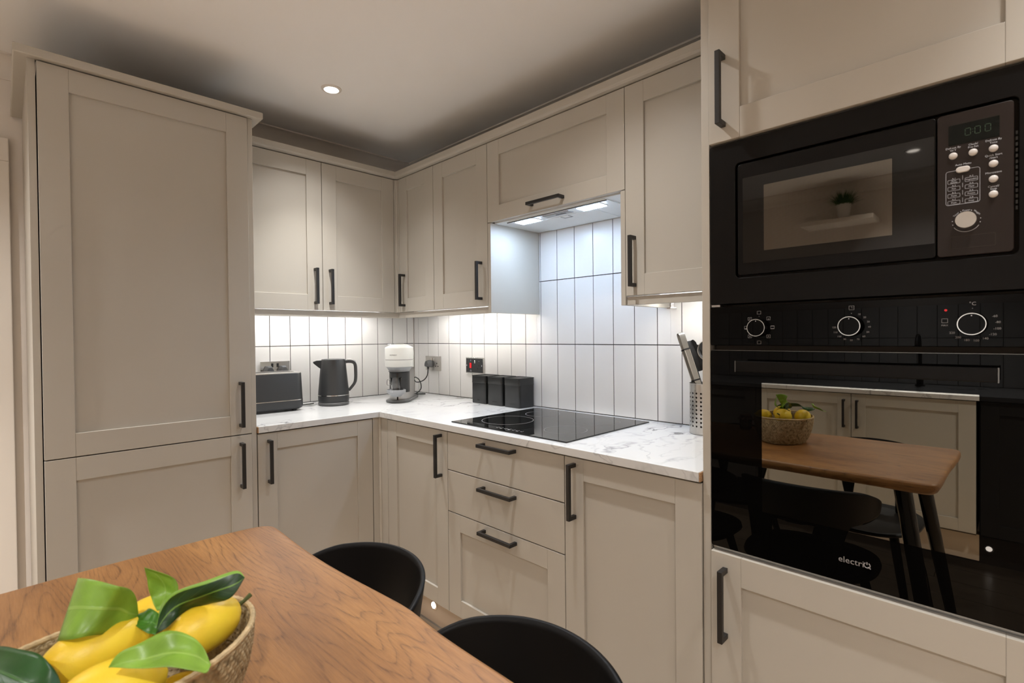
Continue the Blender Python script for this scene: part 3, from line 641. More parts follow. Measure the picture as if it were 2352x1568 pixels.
mb.build('vent_slots', 'dark_grey', t, smooth=0)

# ---- oven
t = thing('oven', 'black glass built-in oven with three round knobs below the microwave', 'oven', (-0.35, -2.476, 0.73))
MB().box((-0.580, -2.770, 0.7340), (-0.04, -2.182, 1.3280)).build('casing', 'gap_dark', t, smooth=0)
mb = MB(); plate(mb, -0.6015, -0.582, rrect(-2.774, -2.1780, 1.2295, 1.3230, 0.002)); p = mb.build('control_panel', 'door_glass', t, smooth=0, bevel=0.0012)
MB().box((-0.5990, -2.2010, 1.3238), (-0.590, -2.1800, 1.3285)).build('hinge_clip', 'satin_silver', t, smooth=0)
mb = MB(); plate(mb, -0.6015, -0.582, rrect(-2.774, -2.1780, 0.7335, 1.2175, 0.004)); d = mb.build('door', 'door_glass', t, smooth=0, bevel=0.0012)
MB().box((-0.6022, -2.770, 1.2170), (-0.595, -2.182, 1.2181)).build('door_edge_trim', 'trim_steel', d, smooth=0)
mb = MB(); plate(mb, -0.60185, -0.6010, rrect(-2.6685, -2.2975, 0.8435, 1.1435, 0.001)); lab(mb.build('window', 'oven_window', d, smooth=0), 'reflective oven window')
h = MB().box((-0.6480, -2.6940, 1.1700), (-0.6360, -2.2560, 1.1950)).build('handle', 'microwave_black', d, smooth=0, bevel=0.0015)
for y in (-2.2745, -2.6755): MB().box((-0.6365, y-0.008, 1.1740), (-0.6010, y+0.008, 1.1910)).build('handle_post', 'microwave_black', h, smooth=0)
for y in (-2.2555, -2.6945): MB().box((-0.6485, y-0.001, 1.1695), (-0.6355, y+0.001, 1.1955)).build('handle_cap', 'trim_steel', h, smooth=0)
mb = MB(); xo = -0.60185
text_geo(mb, 'electri', 0.0180, -2.4492, 0.7765, xo, align='LEFT')
yq, zq = -2.5000, 0.7822
mb.tube([(xo, yq-0.0052*math.cos(a), zq+0.0052*math.sin(a)) for a in [PI*0.68+i*(PI*1.64)/18 for i in range(19)]], 0.0010, 4)
mb.box((xo-0.0003, yq-0.0010, zq+0.0012), (xo, yq+0.0010, zq+0.0066)); mb.tube([(xo, yq-0.0015, zq-0.0030), (xo, yq-0.0062, zq-0.0062)], 0.0010, 4)
mb.build('logo', 'legend_dim', d, smooth=0)
for y in (-2.2920, -2.4735, -2.6590):
    k_ = MB().lathe([(0.0215, -0.6015), (0.0205, -0.6090), (0.0190, -0.6210), (0.0180, -0.6225)], 48, (0, y, 1.2710), axis='x').build('knob', 'door_glass', t, smooth=35)
    mb = MB(); n = 48
    mb.lathe([(0.0182, -0.6215), (0.0198, -0.6215), (0.0196, -0.6232), (0.0184, -0.6232), (0.0182, -0.6215)], n, (0, y, 1.2710), cap=False, axis='x'); mb.build('knob_ring', 'chrome', k_, smooth=35)
    MB().lathe([(0.0010, -0.6224), (0.0010, -0.6229)], 10, (0, y, 1.2710+0.0150), axis='x').build('knob_mark', 'legend', k_, smooth=0)
mb = MB(); xp = -0.6018
def sym(y, z, kind, s=0.0048):
    outline(mb, y-s, y+s, z-s*0.9, z+s*0.9, 0.0006, 0.0006, xp)
    if kind == 1: text_geo(mb, '*', 0.010, y, z-0.0068, xp)
    if kind == 2: mb.box((xp-0.0002, y-s, z+s*0.5), (xp, y+s, z+s*0.75)).box((xp-0.0002, y-s, z-s*0.75), (xp, y+s, z-s*0.5))
    if kind == 3: mb.box((xp-0.0002, y-s, z-s*0.75), (xp, y+s, z-s*0.4))
    if kind == 4: text_geo(mb, 'A', 0.006, y, z-0.002, xp)
for i, kd in enumerate((0, 1, 2, 4, 0, 4, 3, 4)):
    a = PI/2-i*PI/4; rr = 0.0345 if i in (0, 4) else 0.0290
    sym(-2.2925-math.cos(a)*rr, 1.2715+math.sin(a)*(rr if i in (0, 4) else 0.0290), kd, 0.0042)
outline(mb, -2.4790, -2.4695, 1.3045, 1.3130, 0.0006, 0.0006, xp); mb.box((xp-0.0002, -2.4745, 1.3085), (xp, -2.4740, 1.3120)).box((xp-0.0002, -2.4772, 1.3083), (xp, -2.4742, 1.3088))
for y in (-2.2925, -2.4740, -2.6595): mb.lathe([(0.0007, xp-0.0002), (0.0007, xp)], 8, (0, y, 1.2975 if y > -2.6 else 1.2995), axis='x')
for i, s in enumerate(['10', '20', '30', '40', '50', '60', '70', '80', '90', '100', '110', '120']):
    a = math.radians(64-i*22.0); text_geo(mb, s, 0.0052, -2.4738-math.cos(a)*0.0310, 1.2700+math.sin(a)*0.0280-0.0018, xp)
for i, s in enumerate(['60', '80', '100', '120', '140', '160', '180', '200', '220']):
    a = math.radians(30-i*22.5); text_geo(mb, '-'+s if i < 4 else s, 0.0056, -2.6600-math.cos(a)*0.0330, 1.2700+math.sin(a)*0.0290-0.0018, xp)
text_geo(mb, '°C', 0.0090, -2.6595, 1.3050, xp); text_geo(mb, 'MAX', 0.0045, -2.6210, 1.2680, xp); outline(mb, -2.6255, -2.6165, 1.2740, 1.2820, 0.0006, 0.0006, xp)
mb.build('printed_scale', 'legend_dim', p, smooth=0)
mb = MB().lathe([(0.0022, -0.6015), (0.0022, -0.6024)], 14, (0, -2.6225, 1.2975), axis='x'); mb.build('indicator_light', 'red_switch', p, smooth=0)

# ------------------------------------------------------------------ sockets and plugs
def socket_plate(name, label, cat, fr, u0, u1, w0, w1, m='brushed_steel'):
    c = fp(fr, (u0+u1)/2, 0.005, (w0+w1)/2); t = thing(name, label, cat, c)
    mb = MB(); fbox(mb, fr, u0, u1, 0.0005, 0.010, w0, w1); mb.build('face_plate', m, t, smooth=0, bevel=0.0012)
    return t
def pins(fr, t, u, w, v=0.0101, par=None):
    mb = MB()
    fbox(mb, fr, u-0.0035, u+0.0035, v-0.0002, v+0.0005, w+0.004, w+0.012)
    for s in (-1, 1): fbox(mb, fr, u+s*0.011-0.004, u+s*0.011+0.004, v-0.0002, v+0.0005, w-0.012, w-0.006)
    mb.build('pin_holes', 'gap_dark', t, smooth=0)
def rocker(fr, t, u, w, m='black_metal', v=0.0101, s=1.0):
    mb = MB(); fbox(mb, fr, u-0.005*s, u+0.005*s, v-0.001, v+0.003, w-0.010*s, w+0.010*s); return mb.build('switch', m, t, smooth=0, bevel=0.0012)
t = socket_plate('double_socket', 'shiny steel double socket behind the toaster with two plugs', 'socket', 'A', -0.9290, -0.7840, 1.052, 1.138, 'chrome')
rocker('A', t, -0.872, 1.118); rocker('A', t, -0.845, 1.118); pins('A', t, -0.892, 1.085); pins('A', t, -0.822, 1.085)
t = socket_plate('double_socket', 'brushed steel double socket on the tiles beside the coffee machine', 'socket', 'B', -0.2810, -0.1350, 1.0525, 1.1385)
rocker('B', t, -0.196, 1.118, 'chrome'); rocker('B', t, -0.222, 1.118, 'chrome'); pins('B', t, -0.250, 1.088); pins('B', t, -0.170, 1.088)
t = socket_plate('cooker_switch', 'black cooker switch plate with a red rocker above the canisters', 'switch', 'B', -0.6680, -0.5205, 1.0525, 1.1395, 'chrome')
mb = MB(); fbox(mb, 'B', -0.6625, -0.5255, 0.0095, 0.0112, 1.0575, 1.1345); mb.build('insert', 'matt_black', t, smooth=0)
lab(rocker('B', t, -0.5650, 1.0955, 'red_switch', 0.0115, 1.45), 'red rocker switch')
rocker('B', t, -0.6010, 1.1160, 'chrome', 0.0115, 0.8); pins('B', t, -0.634, 1.088, 0.0114)
mb = MB()
for u, w in ((-0.531, 1.0955), (-0.657, 1.0955)): fbox(mb, 'B', u-0.002, u+0.002, 0.0111, 0.0120, w-0.004, w+0.004)
for u, w, a, b_ in ((-0.565, 1.1215, 0.003, 0.001), (-0.565, 1.1270, 0.0018, 0.0008), (-0.565, 1.0735, 0.0022, 0.0012), (-0.565, 1.0650, 0.007, 0.0016), (-0.634, 1.1195, 0.002, 0.001)):
    fbox(mb, 'B', u-a, u+a, 0.0111, 0.0116, w-b_, w+b_)
mb.build('markings', 'legend', t, smooth=0)
def uk_plug(mb, fr, u, w, v0=0.0105):
    # flat-faced wedge body with a shoulder, flex leaving at the bottom
    pts = [(-0.024, -0.020), (-0.024, 0.000), (-0.012, 0.022), (0.012, 0.022), (0.024, 0.000), (0.024, -0.020)]
    n = 6
    v = []
    for (sc_, vv) in ((1.0, v0), (1.0, v0+0.012), (0.72, v0+0.034)):
        for a, b_ in pts: v.append(fp(fr, u+a*sc_, vv, w+b_*sc_))
    mb.add(v, [tuple(range(n)), tuple(range(2*n, 3*n))]+[(j*n+i, j*n+(i+1) % n, (j+1)*n+(i+1) % n, (j+1)*n+i) for j in range(2) for i in range(n)])
for u, l in ((-0.8920, 'dark plug in the left outlet of the socket behind the toaster'), (-0.8220, 'dark plug in the right outlet of the socket behind the toaster')):
    mb = MB(); uk_plug(mb, 'A', u, 1.0930); mb.tube([fp('A', u, 0.028, 1.075), fp('A', u, 0.028, 1.03), fp('A', u+0.01, 0.03, 0.98), fp('A', u+0.02, 0.035, 0.914)], 0.0032, 6)
    tag(mb.build('plug', 'dark_grey', bevel=0.002), l, 'plug')
t = thing('power_plug', 'black plug with curling cable from the coffee machine', 'plug', (-0.03, -0.185, 1.095))
mb = MB(); uk_plug(mb, 'B', -0.188, 1.093); mb.build('plug_body', 'dark_grey', t, bevel=0.002)
mb = MB(); 
cab = [(-0.030, -0.188, 1.078), (-0.031, -0.188, 1.055), (-0.033, -0.182, 1.022), (-0.042, -0.165, 0.997), (-0.055, -0.145, 0.985), (-0.072, -0.125, 0.982), (-0.085, -0.118, 1.000), (-0.080, -0.125, 1.012), (-0.066, -0.140, 1.000), (-0.058, -0.150, 0.975), (-0.060, -0.155, 0.945), (-0.075, -0.150, 0.925), (-0.095, -0.140, 0.9145)]
def smooth_path(p, n=6):
    out = []; q = [Vector(x) for x in p]
    for i in range(len(q)-1):
        a, b_, c, d = q[max(i-1, 0)], q[i], q[i+1], q[min(i+2, len(q)-1)]
        for k in range(n):
            s = k/n; out.append(0.5*((2*b_)+(c-a)*s+(2*a-5*b_+4*c-d)*s*s+(3*b_-a-3*c+d)*s**3))
    return out+[q[-1]]
mb.tube([(-0.030, -0.188, 1.082), (-0.030, -0.188, 1.062)], 0.006, 8).tube(smooth_path(cab), 0.0032, 7)
mb.tube(smooth_path([(-0.095, -0.140, 0.9145), (-0.080, -0.175, 0.9140), (-0.055, -0.190, 0.9140), (-0.060, -0.165, 0.9140), (-0.10, -0.165, 0.9140), (-0.135, -0.175, 0.9155)]), 0.0032, 7)
mb.build('cable', 'cable', t)

# ------------------------------------------------------------------ toaster
t = thing('toaster', 'dark grey two-slot toaster with a chrome band, cut off by the tall cupboard', 'toaster', (-0.967, -0.195, 0.911), math.radians(-3), world=False)
def rr2(hx, hy, r, n=6):
    pts = []
    for sx_, sy_, a0 in ((1, 1, 0), (-1, 1, PI/2), (-1, -1, PI), (1, -1, 1.5*PI)):
        for i in range(n+1):
            a = a0+PI/2*i/n; pts.append((sx_*(hx-r)+r*math.cos(a), sy_*(hy-r)+r*math.sin(a)))
    return pts
def loft(mb, secs, cap=True):
    n = len(secs[0][0]); v = []
    for pts, z in secs: v += [(x, y, z) for x, y in pts]
    f = [(j*n+i, j*n+(i+1) % n, (j+1)*n+(i+1) % n, (j+1)*n+i) for j in range(len(secs)-1) for i in range(n)]
    if cap: f += [tuple(range(n))[::-1], tuple(range((len(secs)-1)*n, len(secs)*n))]
    mb.add(v, f)
mb = MB(); loft(mb, [(rr2(0.138, 0.074, 0.03), 0.008), (rr2(0.147, 0.083, 0.035), 0.014), (rr2(0.150, 0.086, 0.035), 0.022), (rr2(0.1495, 0.0855, 0.035), 0.050)]); mb.build('base', 'appliance_black', t)
mb = MB(); loft(mb, [(rr2(0.1500, 0.0860, 0.035), 0.0500), (rr2(0.1500, 0.0860, 0.035), 0.0535)]); mb.build('chrome_band', 'chrome', t)
mb = MB(); loft(mb, [(rr2(0.1490, 0.0850, 0.035), 0.0535), (rr2(0.1450, 0.0810, 0.035), 0.1760), (rr2(0.1440, 0.0800, 0.034), 0.1790)]); mb.build('shell', 'appliance_black', t)
mb = MB(); loft(mb, [(rr2(0.1445, 0.0805, 0.034), 0.1790), (rr2(0.1440, 0.0800, 0.034), 0.1830), (rr2(0.1400, 0.0760, 0.030), 0.1845)]); tp = mb.build('top_plate', 'brushed_steel', t)
for y in (-0.028, 0.028): MB().box((-0.115, y-0.014, 0.1842), (0.115, y+0.014, 0.1850)).build('slot', 'gap_dark', tp, smooth=0)
for x in (-0.11, 0.11):
    for y in (-0.055, 0.055): MB().lathe([(0.011, 0.0), (0.012, 0.009)], 14, (x, y, 0)).build('foot', 'matt_black', t)
mb = MB().box((-0.168, -0.016, 0.120), (-0.147, 0.016, 0.132)); mb.build('lever', 'black_metal', t, bevel=0.003)
MB().tube(smooth_path([(0.02, 0.086, 0.02), (0.10, 0.115, 0.006), (0.16, 0.075, 0.004), (0.22, 0.082, 0.004), (0.26, 0.100, 0.004)]), 0.003, 6).build('cable', 'cable', t)

# ------------------------------------------------------------------ kettle
t = thing('kettle', 'matt black jug kettle with a chrome band near its base', 'kettle', (-0.637, -0.204, 0.911), math.radians(-25.6), world=False)
MB().lathe([(0.070, 0.0), (0.076, 0.003), (0.077, 0.012), (0.074, 0.017)], 48).build('power_base', 'dark_grey', t)
MB().lathe([(0.073, 0.017), (0.0765, 0.022), (0.0765, 0.050)], 48).build('foot_ring', 'appliance_black', t)
MB().lathe([(0.0768, 0.050), (0.0768, 0.0535)], 48).build('chrome_band', 'chrome', t)
bd = MB().lathe([(0.0762, 0.0535), (0.0735, 0.09), (0.0690, 0.14), (0.0640, 0.190), (0.0615, 0.226), (0.0600, 0.231), (0.0590, 0.231)], 48).build('body', 'appliance_black', t)
MB().lathe([(0.0585, 0.2300), (0.0570, 0.2345), (0.040, 0.2365), (0.0, 0.2368)], 40, cap=False).build('lid', 'appliance_black', t)
# spout towards local -x
sp = MB(); v = []
prof_s = [(-0.050, 0.2300, 0.026, 0), (-0.075, 0.2300, 0.0165, 1), (-0.0965, 0.2290, 0.004, 1)]
top = [(-0.050, -0.026, 0.2302), (-0.050, 0.026, 0.2302), (-0.082, 0.012, 0.2298), (-0.0985, 0.003, 0.2230), (-0.0985, -0.003, 0.2230), (-0.082, -0.012, 0.2298)]
bot = [(-0.058, -0.026, 0.185), (-0.058, 0.026, 0.185), (-0.074, 0.010, 0.196), (-0.0965, 0.002, 0.2150), (-0.0965, -0.002, 0.2150), (-0.074, -0.010, 0.196)]
sp.add(top+bot, [(0, 1, 2, 3, 4, 5), (11, 10, 9, 8, 7, 6)]+[(i, (i+1) % 6, 6+(i+1) % 6, 6+i) for i in range(6)]); sp.build('spout', 'appliance_black', t, bevel=0.003, seg=3)
hp = smooth_path([(0.050, 0, 0.219), (0.075, 0, 0.2215), (0.098, 0, 0.217), (0.108, 0, 0.202), (0.110, 0, 0.165), (0.109, 0, 0.130), (0.104, 0, 0.108), (0.090, 0, 0.088), (0.074, 0, 0.070)], 5)
hb = MB(); n = len(hp); v = []
for i, p_ in enumerate(hp):
    tg = (Vector(hp[min(i+1, n-1)])-Vector(hp[max(i-1, 0)])).normalized(); nr = Vector((-tg.z, 0, tg.x))
    w_ = 0.0085-0.002*(i/n); 
    for a, b_ in ((w_, 0.011), (w_, -0.011), (-w_, -0.011), (-w_, 0.011)): v.append(p_+nr*a+Vector((0, b_, 0)))
hb.add(v, [(0, 1, 2, 3), (4*n-1, 4*n-2, 4*n-3, 4*n-4)]+[(i*4+k, i*4+(k+1) % 4, (i+1)*4+(k+1) % 4, (i+1)*4+k) for i in range(n-1) for k in range(4)])
hd_ = hb.build('handle', 'appliance_black', t, bevel=0.003, seg=3)
MB().box((0.068, -0.008, 0.2285), (0.092, 0.008, 0.2345)).build('lid_button', 'satin_silver', hd_, bevel=0.002)
mb = MB(); mb.tube([p_+Vector((0.0082 if i > 6 else 0.004, 0, 0.008 if i < 12 else 0.0)) for i, p_ in enumerate(hp) if 4 < i < 30], 0.0022, 6); mb.build('handle_trim', 'satin_silver', hd_)

# ------------------------------------------------------------------ coffee machine
t = thing('coffee_machine', 'white and dark grey capsule coffee machine in the worktop corner', 'coffee machine', (-0.332, -0.347, 0.911), math.radians(-45), world=False)
ba = [(0.066*math.cos(a), -0.026+0.066*math.sin(a)) for a in [PI+PI*i/16 for i in range(17)]]+[(0.066, 0.18), (0.045, 0.225), (-0.045, 0.225), (-0.066, 0.18)]
mb = MB(); loft(mb, [([(x*0.97, y*0.99) for x, y in ba], 0.0), (ba, 0.003), (ba, 0.010), ([(x*0.94, y*0.98) for x, y in ba], 0.013)]); mb.build('base_plate', 'dark_grey', t)
# silver column, rounded at the front
col = [(0.054*math.cos(a), 0.004+0.054*math.sin(a)) for a in [PI+PI*i/20 for i in range(21)]]+[(0.054, 0.135), (-0.054, 0.135)]
mb = MB(); loft(mb, [(col, 0.013), (col, 0.176)]); mb.build('column', 'satin_silver', t, smooth=50)
MB().lathe([(0.0545, 0.050), (0.0545, 0.172)], 40, (0, 0.004, 0), cap=False).build('front_shell', 'appliance_black', t, smooth=50)
MB().box((-0.004, -0.0520, 0.013), (0.004, -0.0500, 0.172)).build('front_slot', 'gap_dark', t, smooth=0)
rb = [(-0.052, 0.05), (0.052, 0.05), (0.052, 0.140), (0.040, 0.152), (-0.040, 0.152), (-0.052, 0.140)]
mb = MB(); loft(mb, [(rb, 0.176), (rb, 0.270)]); mb.build('rear_body', 'white_plastic', t, bevel=0.003)
MB().box((-0.045, 0.075, 0.222), (0.0528, 0.130, 0.2245)).build('seam', 'gap_dark', t, smooth=0)
wt = [(0.040*math.cos(a), 0.188+0.036*math.sin(a)) for a in [2*PI*i/24 for i in range(24)]]
mb = MB(); loft(mb, [(wt, 0.014), (wt, 0.235)]); wk = mb.build('water_tank', 'cup_glass', t, smooth=50)
hd_ = MB().lathe([(0.0700, 0.1860), (0.0735, 0.1880), (0.0745, 0.1915), (0.0748, 0.2235)], 56).build('brew_head', 'white_plastic', t, smooth=40)
MB().lathe([(0.0735, 0.2235), (0.0735, 0.2255)], 56).build('head_seam', 'gap_dark', t)
MB().lathe([(0.0750, 0.2255), (0.0752, 0.2860), (0.0735, 0.2900), (0.062, 0.2970), (0.045, 0.3050), (0.043, 0.3060), (0.0, 0.3060)], 56, cap=False).build('head_cap', 'white_plastic', t, smooth=40)
lv = MB(); lv.lathe([(0.026, 0.3060), (0.028, 0.3090), (0.020, 0.3120), (0.0, 0.3125)], 32, cap=False); lv.build('top_button', 'chrome', t)
MB().box((-0.060, -0.012, 0.292), (-0.036, 0.030, 0.309)).build('lever', 'satin_silver', t, bevel=0.004)
MB().lathe([(0.0555, 0.1600), (0.0560, 0.1660), (0.0620, 0.1760), (0.0690, 0.1860)], 48).build('neck', 'grey_plastic', t, smooth=40)
MB().lathe([(0.030, 0.150), (0.0565, 0.1605)], 40, (0, -0.010, 0)).build('nozzle', 'matt_black', t)
tr = MB().lathe([(0.026, 0.034), (0.034, 0.044), (0.047, 0.052), (0.049, 0.056), (0.049, 0.069), (0.047, 0.070), (0.046, 0.060), (0.0, 0.060)], 40, (0, -0.078, 0), cap=False).build('cup_tray', 'grey_plastic', t)
MB().box((-0.022, -0.065, 0.034), (0.022, -0.040, 0.052)).build('tray_arm', 'grey_plastic', t, bevel=0.002)
def wrap_text(mb, s, size, R, z, cy, a0):
    cu = bpy.data.curves.new('t', 'FONT'); cu.body = s; cu.size = size; cu.align_x = 'CENTER'; cu.resolution_u = 2
    ob = bpy.data.objects.new('t', cu); me = bpy.data.meshes.new_from_object(ob)
    vs_ = []
    for v in me.vertices:
        a = a0+v.co.x/R; vs_.append((R*math.sin(a), cy-R*math.cos(a), z+v.co.y))
    mb.add(vs_, [tuple(p.vertices) for p in me.polygons]); bpy.data.objects.remove(ob); bpy.data.curves.remove(cu); bpy.data.meshes.remove(me)
mb = MB(); wrap_text(mb, 'NESPRESSO', 0.0082, 0.0756, 0.2480, 0, -0.22); mb.build('logo', 'gap_dark', t, smooth=0)
mb = MB(); wrap_text(mb, 'KRUPS', 0.0065, 0.0494, 0.0600, -0.078, -0.3); mb.build('tray_logo', 'legend', t, smooth=0)
# glass cup on the tray
cx, cy = 0.0, -0.088
q = Matrix.Rotation(math.radians(-45), 4, 'Z') @ Vector((cx, cy, 0))
t = thing('glass_cup', 'clear tapered glass coffee cup on the drip tray', 'cup', (-0.332+q.x, -0.347+q.y, 0.911+0.0605), math.radians(-45), world=False)
MB().lathe([(0.0, 0.0), (0.0205, 0.0), (0.0215, 0.002), (0.0300, 0.072), (0.0298, 0.0735), (0.0282, 0.0725), (0.0200, 0.008), (0.0, 0.0065)], 40, cap=False).build('bowl', 'cup_glass', t, smooth=60)
MB().tube(smooth_path([(-0.0275, 0, 0.060), (-0.040, 0, 0.062), (-0.045, 0, 0.052), (-0.043, 0, 0.036), (-0.0245, 0, 0.034)]), 0.0030, 8).build('handle', 'cup_glass', t)

# ------------------------------------------------------------------ canisters
for i, y in enumerate((-0.690, -0.812, -0.934)):
    w_ = 0.108; l = ('square black lidded tin, the one nearest the cooker switch', 'square black lidded tin in the middle of the row of three', 'square black lidded tin nearest the hob')[i]
    t = thing('canister', l, 'canister', (-0.0615, y-w_/2, 0.911), group='black tins below the cooker switch', world=False)
    h2 = w_/2; mb = MB(); loft(mb, [(rr2(0.0515, h2-0.002, 0.010, 4), 0.0), (rr2(0.0525, h2-0.001, 0.010, 4), 0.003), (rr2(0.0525, h2-0.001, 0.010, 4), 0.106)]); mb.build('tin_body', 'tin_black', t)
    mb = MB(); loft(mb, [(rr2(0.0528, h2-0.0007, 0.010, 4), 0.106), (rr2(0.0536, h2, 0.010, 4), 0.108), (rr2(0.0536, h2, 0.010, 4), 0.1100), (rr2(0.0530, h2-0.0006, 0.010, 4), 0.1115), (rr2(0.0530, h2-0.0006, 0.010, 4), 0.139), (rr2(0.0540, h2+0.0004, 0.010, 4), 0.1405), (rr2(0.0540, h2+0.0004, 0.010, 4), 0.1430), (rr2(0.0515, h2-0.002, 0.010, 4), 0.1430), (rr2(0.0505, h2-0.003, 0.009, 4), 0.1385)])
    ld = mb.build('lid', 'tin_black', t)
    mb = MB(); loft(mb, [(rr2(0.0500, h2-0.0035, 0.009, 4), 0.1386), (rr2(0.0495, h2-0.004, 0.009, 4), 0.1392)]); mb.build('lid_inset', 'tin_dark', ld)
    mb = MB(); s = ('TEA', 'SUGAR', 'COFFEE')[i]
    cu = bpy.data.curves.new('t', 'FONT'); cu.body = s; cu.size = 0.011; cu.align_x = 'CENTER'; cu.extrude = 0.0003; cu.resolution_u = 2
    ob = bpy.data.objects.new('t', cu); me = bpy.data.meshes.new_from_object(ob)
    mb.add([(-0.0526-v.co.z, -v.co.x, 0.0140+v.co.y) for v in me.vertices], [tuple(p.vertices) for p in me.polygons]); bpy.data.objects.remove(ob); bpy.data.curves.remove(cu); bpy.data.meshes.remove(me)
    mb.build('embossed_word', 'tin_black', t, smooth=0)

# ------------------------------------------------------------------ utensil pot and utensils
PX, PY = -0.108, -1.942
t = thing('utensil_pot', 'perforated steel utensil pot beside the oven tower', 'utensil pot', (PX, PY, 0.911), world=False)
def pot():
    R, H, nc, nr = 0.052, 0.174, 20, 9
    mb = MB(); z0 = 0.028; dz = 0.0142; r = 0.0036; segs = 8
    # wall made of cells; each cell in the hole band has an octagonal hole
    def P(a, z, rr): return (rr*math.cos(a), rr*math.sin(a), z)
    da = 2*PI/nc
    for R_, flip in ((R, 0), (R-0.0012, 1)):
        for i in range(nc):
            a0 = i*da
            for z1, z2 in ((0.0, z0-dz/2), (z0-dz/2+dz*nr, H)):
                for h_ in (0, 1): mb.add([P(a0+da*h_/2, z1, R_), P(a0+da*(h_+1)/2, z1, R_), P(a0+da*(h_+1)/2, z2, R_), P(a0+da*h_/2, z2, R_)], [(0, 1, 2, 3)])
            for k in range(nr):
                zc = z0+k*dz; ac = a0+da/2
                o = []; h_ = []
                for s_ in range(segs):
                    th = 2*PI*s_/segs
                    h_.append(P(ac+r*math.cos(th)/R_, zc+r*math.sin(th), R_))
                    c, s2 = math.cos(th), math.sin(th); mxx = max(abs(c), abs(s2)); o.append(P(ac+da/2*c/mxx, zc+dz/2*s2/mxx, R_))
                mb.add(o+h_, [(s_, (s_+1) % segs, segs+(s_+1) % segs, segs+s_) for s_ in range(segs)])
    mb.lathe([(R, H), (R+0.0008, H+0.0012), (R-0.0012, H)], 40, cap=False)
    mb.lathe([(R-0.0012, 0.001), (0.0, 0.001)], 40, cap=False)
    return mb
pot().build('perforated_body', 'brushed_steel', t, smooth=40)
MB().lathe([(0.050, 0.0), (0.0528, 0.001), (0.0528, 0.006), (0.050, 0.007)], 40).build('foot_ring', 'brushed_steel', t)
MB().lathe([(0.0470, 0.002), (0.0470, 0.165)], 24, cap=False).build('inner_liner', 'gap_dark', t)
# tongs: two long channel arms joined by a bent spring at the top, leaning out of the pot
TGR = 'utensils standing in the perforated pot'
t = thing('tongs', 'stainless steel kitchen tongs leaning left out of the pot', 'tongs', (-0.10, -1.930, 0.93), group=TGR)
mb = MB()
b0 = Vector((-0.104, -1.945, 0.98)); t0 = Vector((-0.100, -1.846, 1.262)); ax = (t0-b0).normalized(); sd = Vector((1, 0, 0)).cross(ax).normalized()
def blade(mb, pts, wv, th):  # flat ribbon along pts, width vector wv, thickness along normal
    n = len(pts); v = []
    for i, p_ in enumerate(pts):
        tg = (pts[min(i+1, n-1)]-pts[max(i-1, 0)]).normalized(); w_ = Vector(wv[i] if isinstance(wv, list) else wv); nr = tg.cross(w_).normalized()*th/2
        v += [p_-w_/2-nr, p_+w_/2-nr, p_+w_/2+nr, p_-w_/2+nr]
    mb.add(v, [(0, 1, 2, 3), (4*n-4, 4*n-1, 4*n-2, 4*n-3)]+[(i*4+k, i*4+(k+1) % 4, (i+1)*4+(k+1) % 4, (i+1)*4+k) for i in range(n-1) for k in range(4)])
Wd = (sd*0.8+Vector((0.6, 0, 0)))*0.0195; Nn = Vector((0.55, 0, 0))-sd*0.85
up = lambda s, off: b0+ax*s+Nn*off
Ltg = (t0-b0).length
loop = [up(Ltg-0.060, -0.0075), up(Ltg-0.035, -0.0085), up(Ltg-0.010, -0.0085), up(Ltg-0.002, -0.004), up(Ltg, 0.002), up(Ltg-0.004, 0.0075), up(Ltg-0.018, 0.0095), up(Ltg-0.040, 0.0090), up(Ltg-0.060, 0.0085)]
blade(mb, smooth_path(loop, 3), Wd, 0.0012); mb.build('spring_loop', 'brushed_steel', t, smooth=40)
for s in (-1, 1):
    mb = MB(); blade(mb, [up(0.02, 0.010*s), up(0.09, 0.0095*s), up(Ltg-0.052, 0.0082*s)], Wd*0.92, 0.003)
    for e_ in (-0.5, 0.5): mb.tube([up(0.06, 0.0095*s)+Wd*0.85*e_, up(Ltg-0.065, 0.0085*s)+Wd*0.85*e_], 0.0024, 6)
    a_ = mb.build('arm', 'brushed_steel', t, smooth=40)
    for q_ in (Ltg-0.064, 0.120): 
        mb = MB(); blade(mb, [up(q_-0.0025, 0.0085*s), up(q_+0.0025, 0.0085*s)], Wd*1.15, 0.008); mb.build('rubber_ring', 'matt_black', a_, smooth=0)
t = thing('serrated_server', 'black plastic scalloped-edge serving spoon behind the tongs', 'utensil', (-0.085, -1.95, 0.93), group=TGR)
b1 = Vector((-0.090, -1.955, 0.96)); t1 = Vector((-0.085, -1.868, 1.232))
pts = []; d1 = (t1-b1).normalized(); s1 = Vector((0.15, -0.95, 0.3)).normalized()
mb = MB(); top_ = []; bot_ = []
for i in range(19):
    s = i/18; c = t1-d1*0.115*s; wl = 0.005+0.004*math.sin(PI*s); wr = 0.010+0.024*math.sin(PI*(0.12+0.75*s))+0.0025*abs(math.sin(s*PI*6))
    top_.append(c-s1*wl); bot_.append(c+s1*wr)
v = []; 
for a, b_ in zip(top_, bot_):
    m_ = (a+b_)/2+Vector((0.010, 0, 0)); v += [a, m_, b_, a+Vector((0.002, 0, 0)), m_+Vector((0.002, 0, 0)), b_+Vector((0.002, 0, 0))]
mb.add(v, [(i*6+a, i*6+b_, (i+1)*6+b_, (i+1)*6+a) for i in range(18) for a, b_ in ((0, 1), (1, 2), (2, 5), (5, 4), (4, 3), (3, 0))]); mb.build('head', 'matt_black', t)
MB().tube([b1, t1-d1*0.10], 0.0055, 8).build('handle', 'matt_black', t)
t = thing('ladle', 'dark round-bowled ladle half hidden behind the oven tower panel', 'ladle', (-0.085, -1.97, 0.93), group=TGR)
mb = MB(); cc = Vector((-0.090, -1.943, 1.200)); n = 24; mb_ = []
v = []
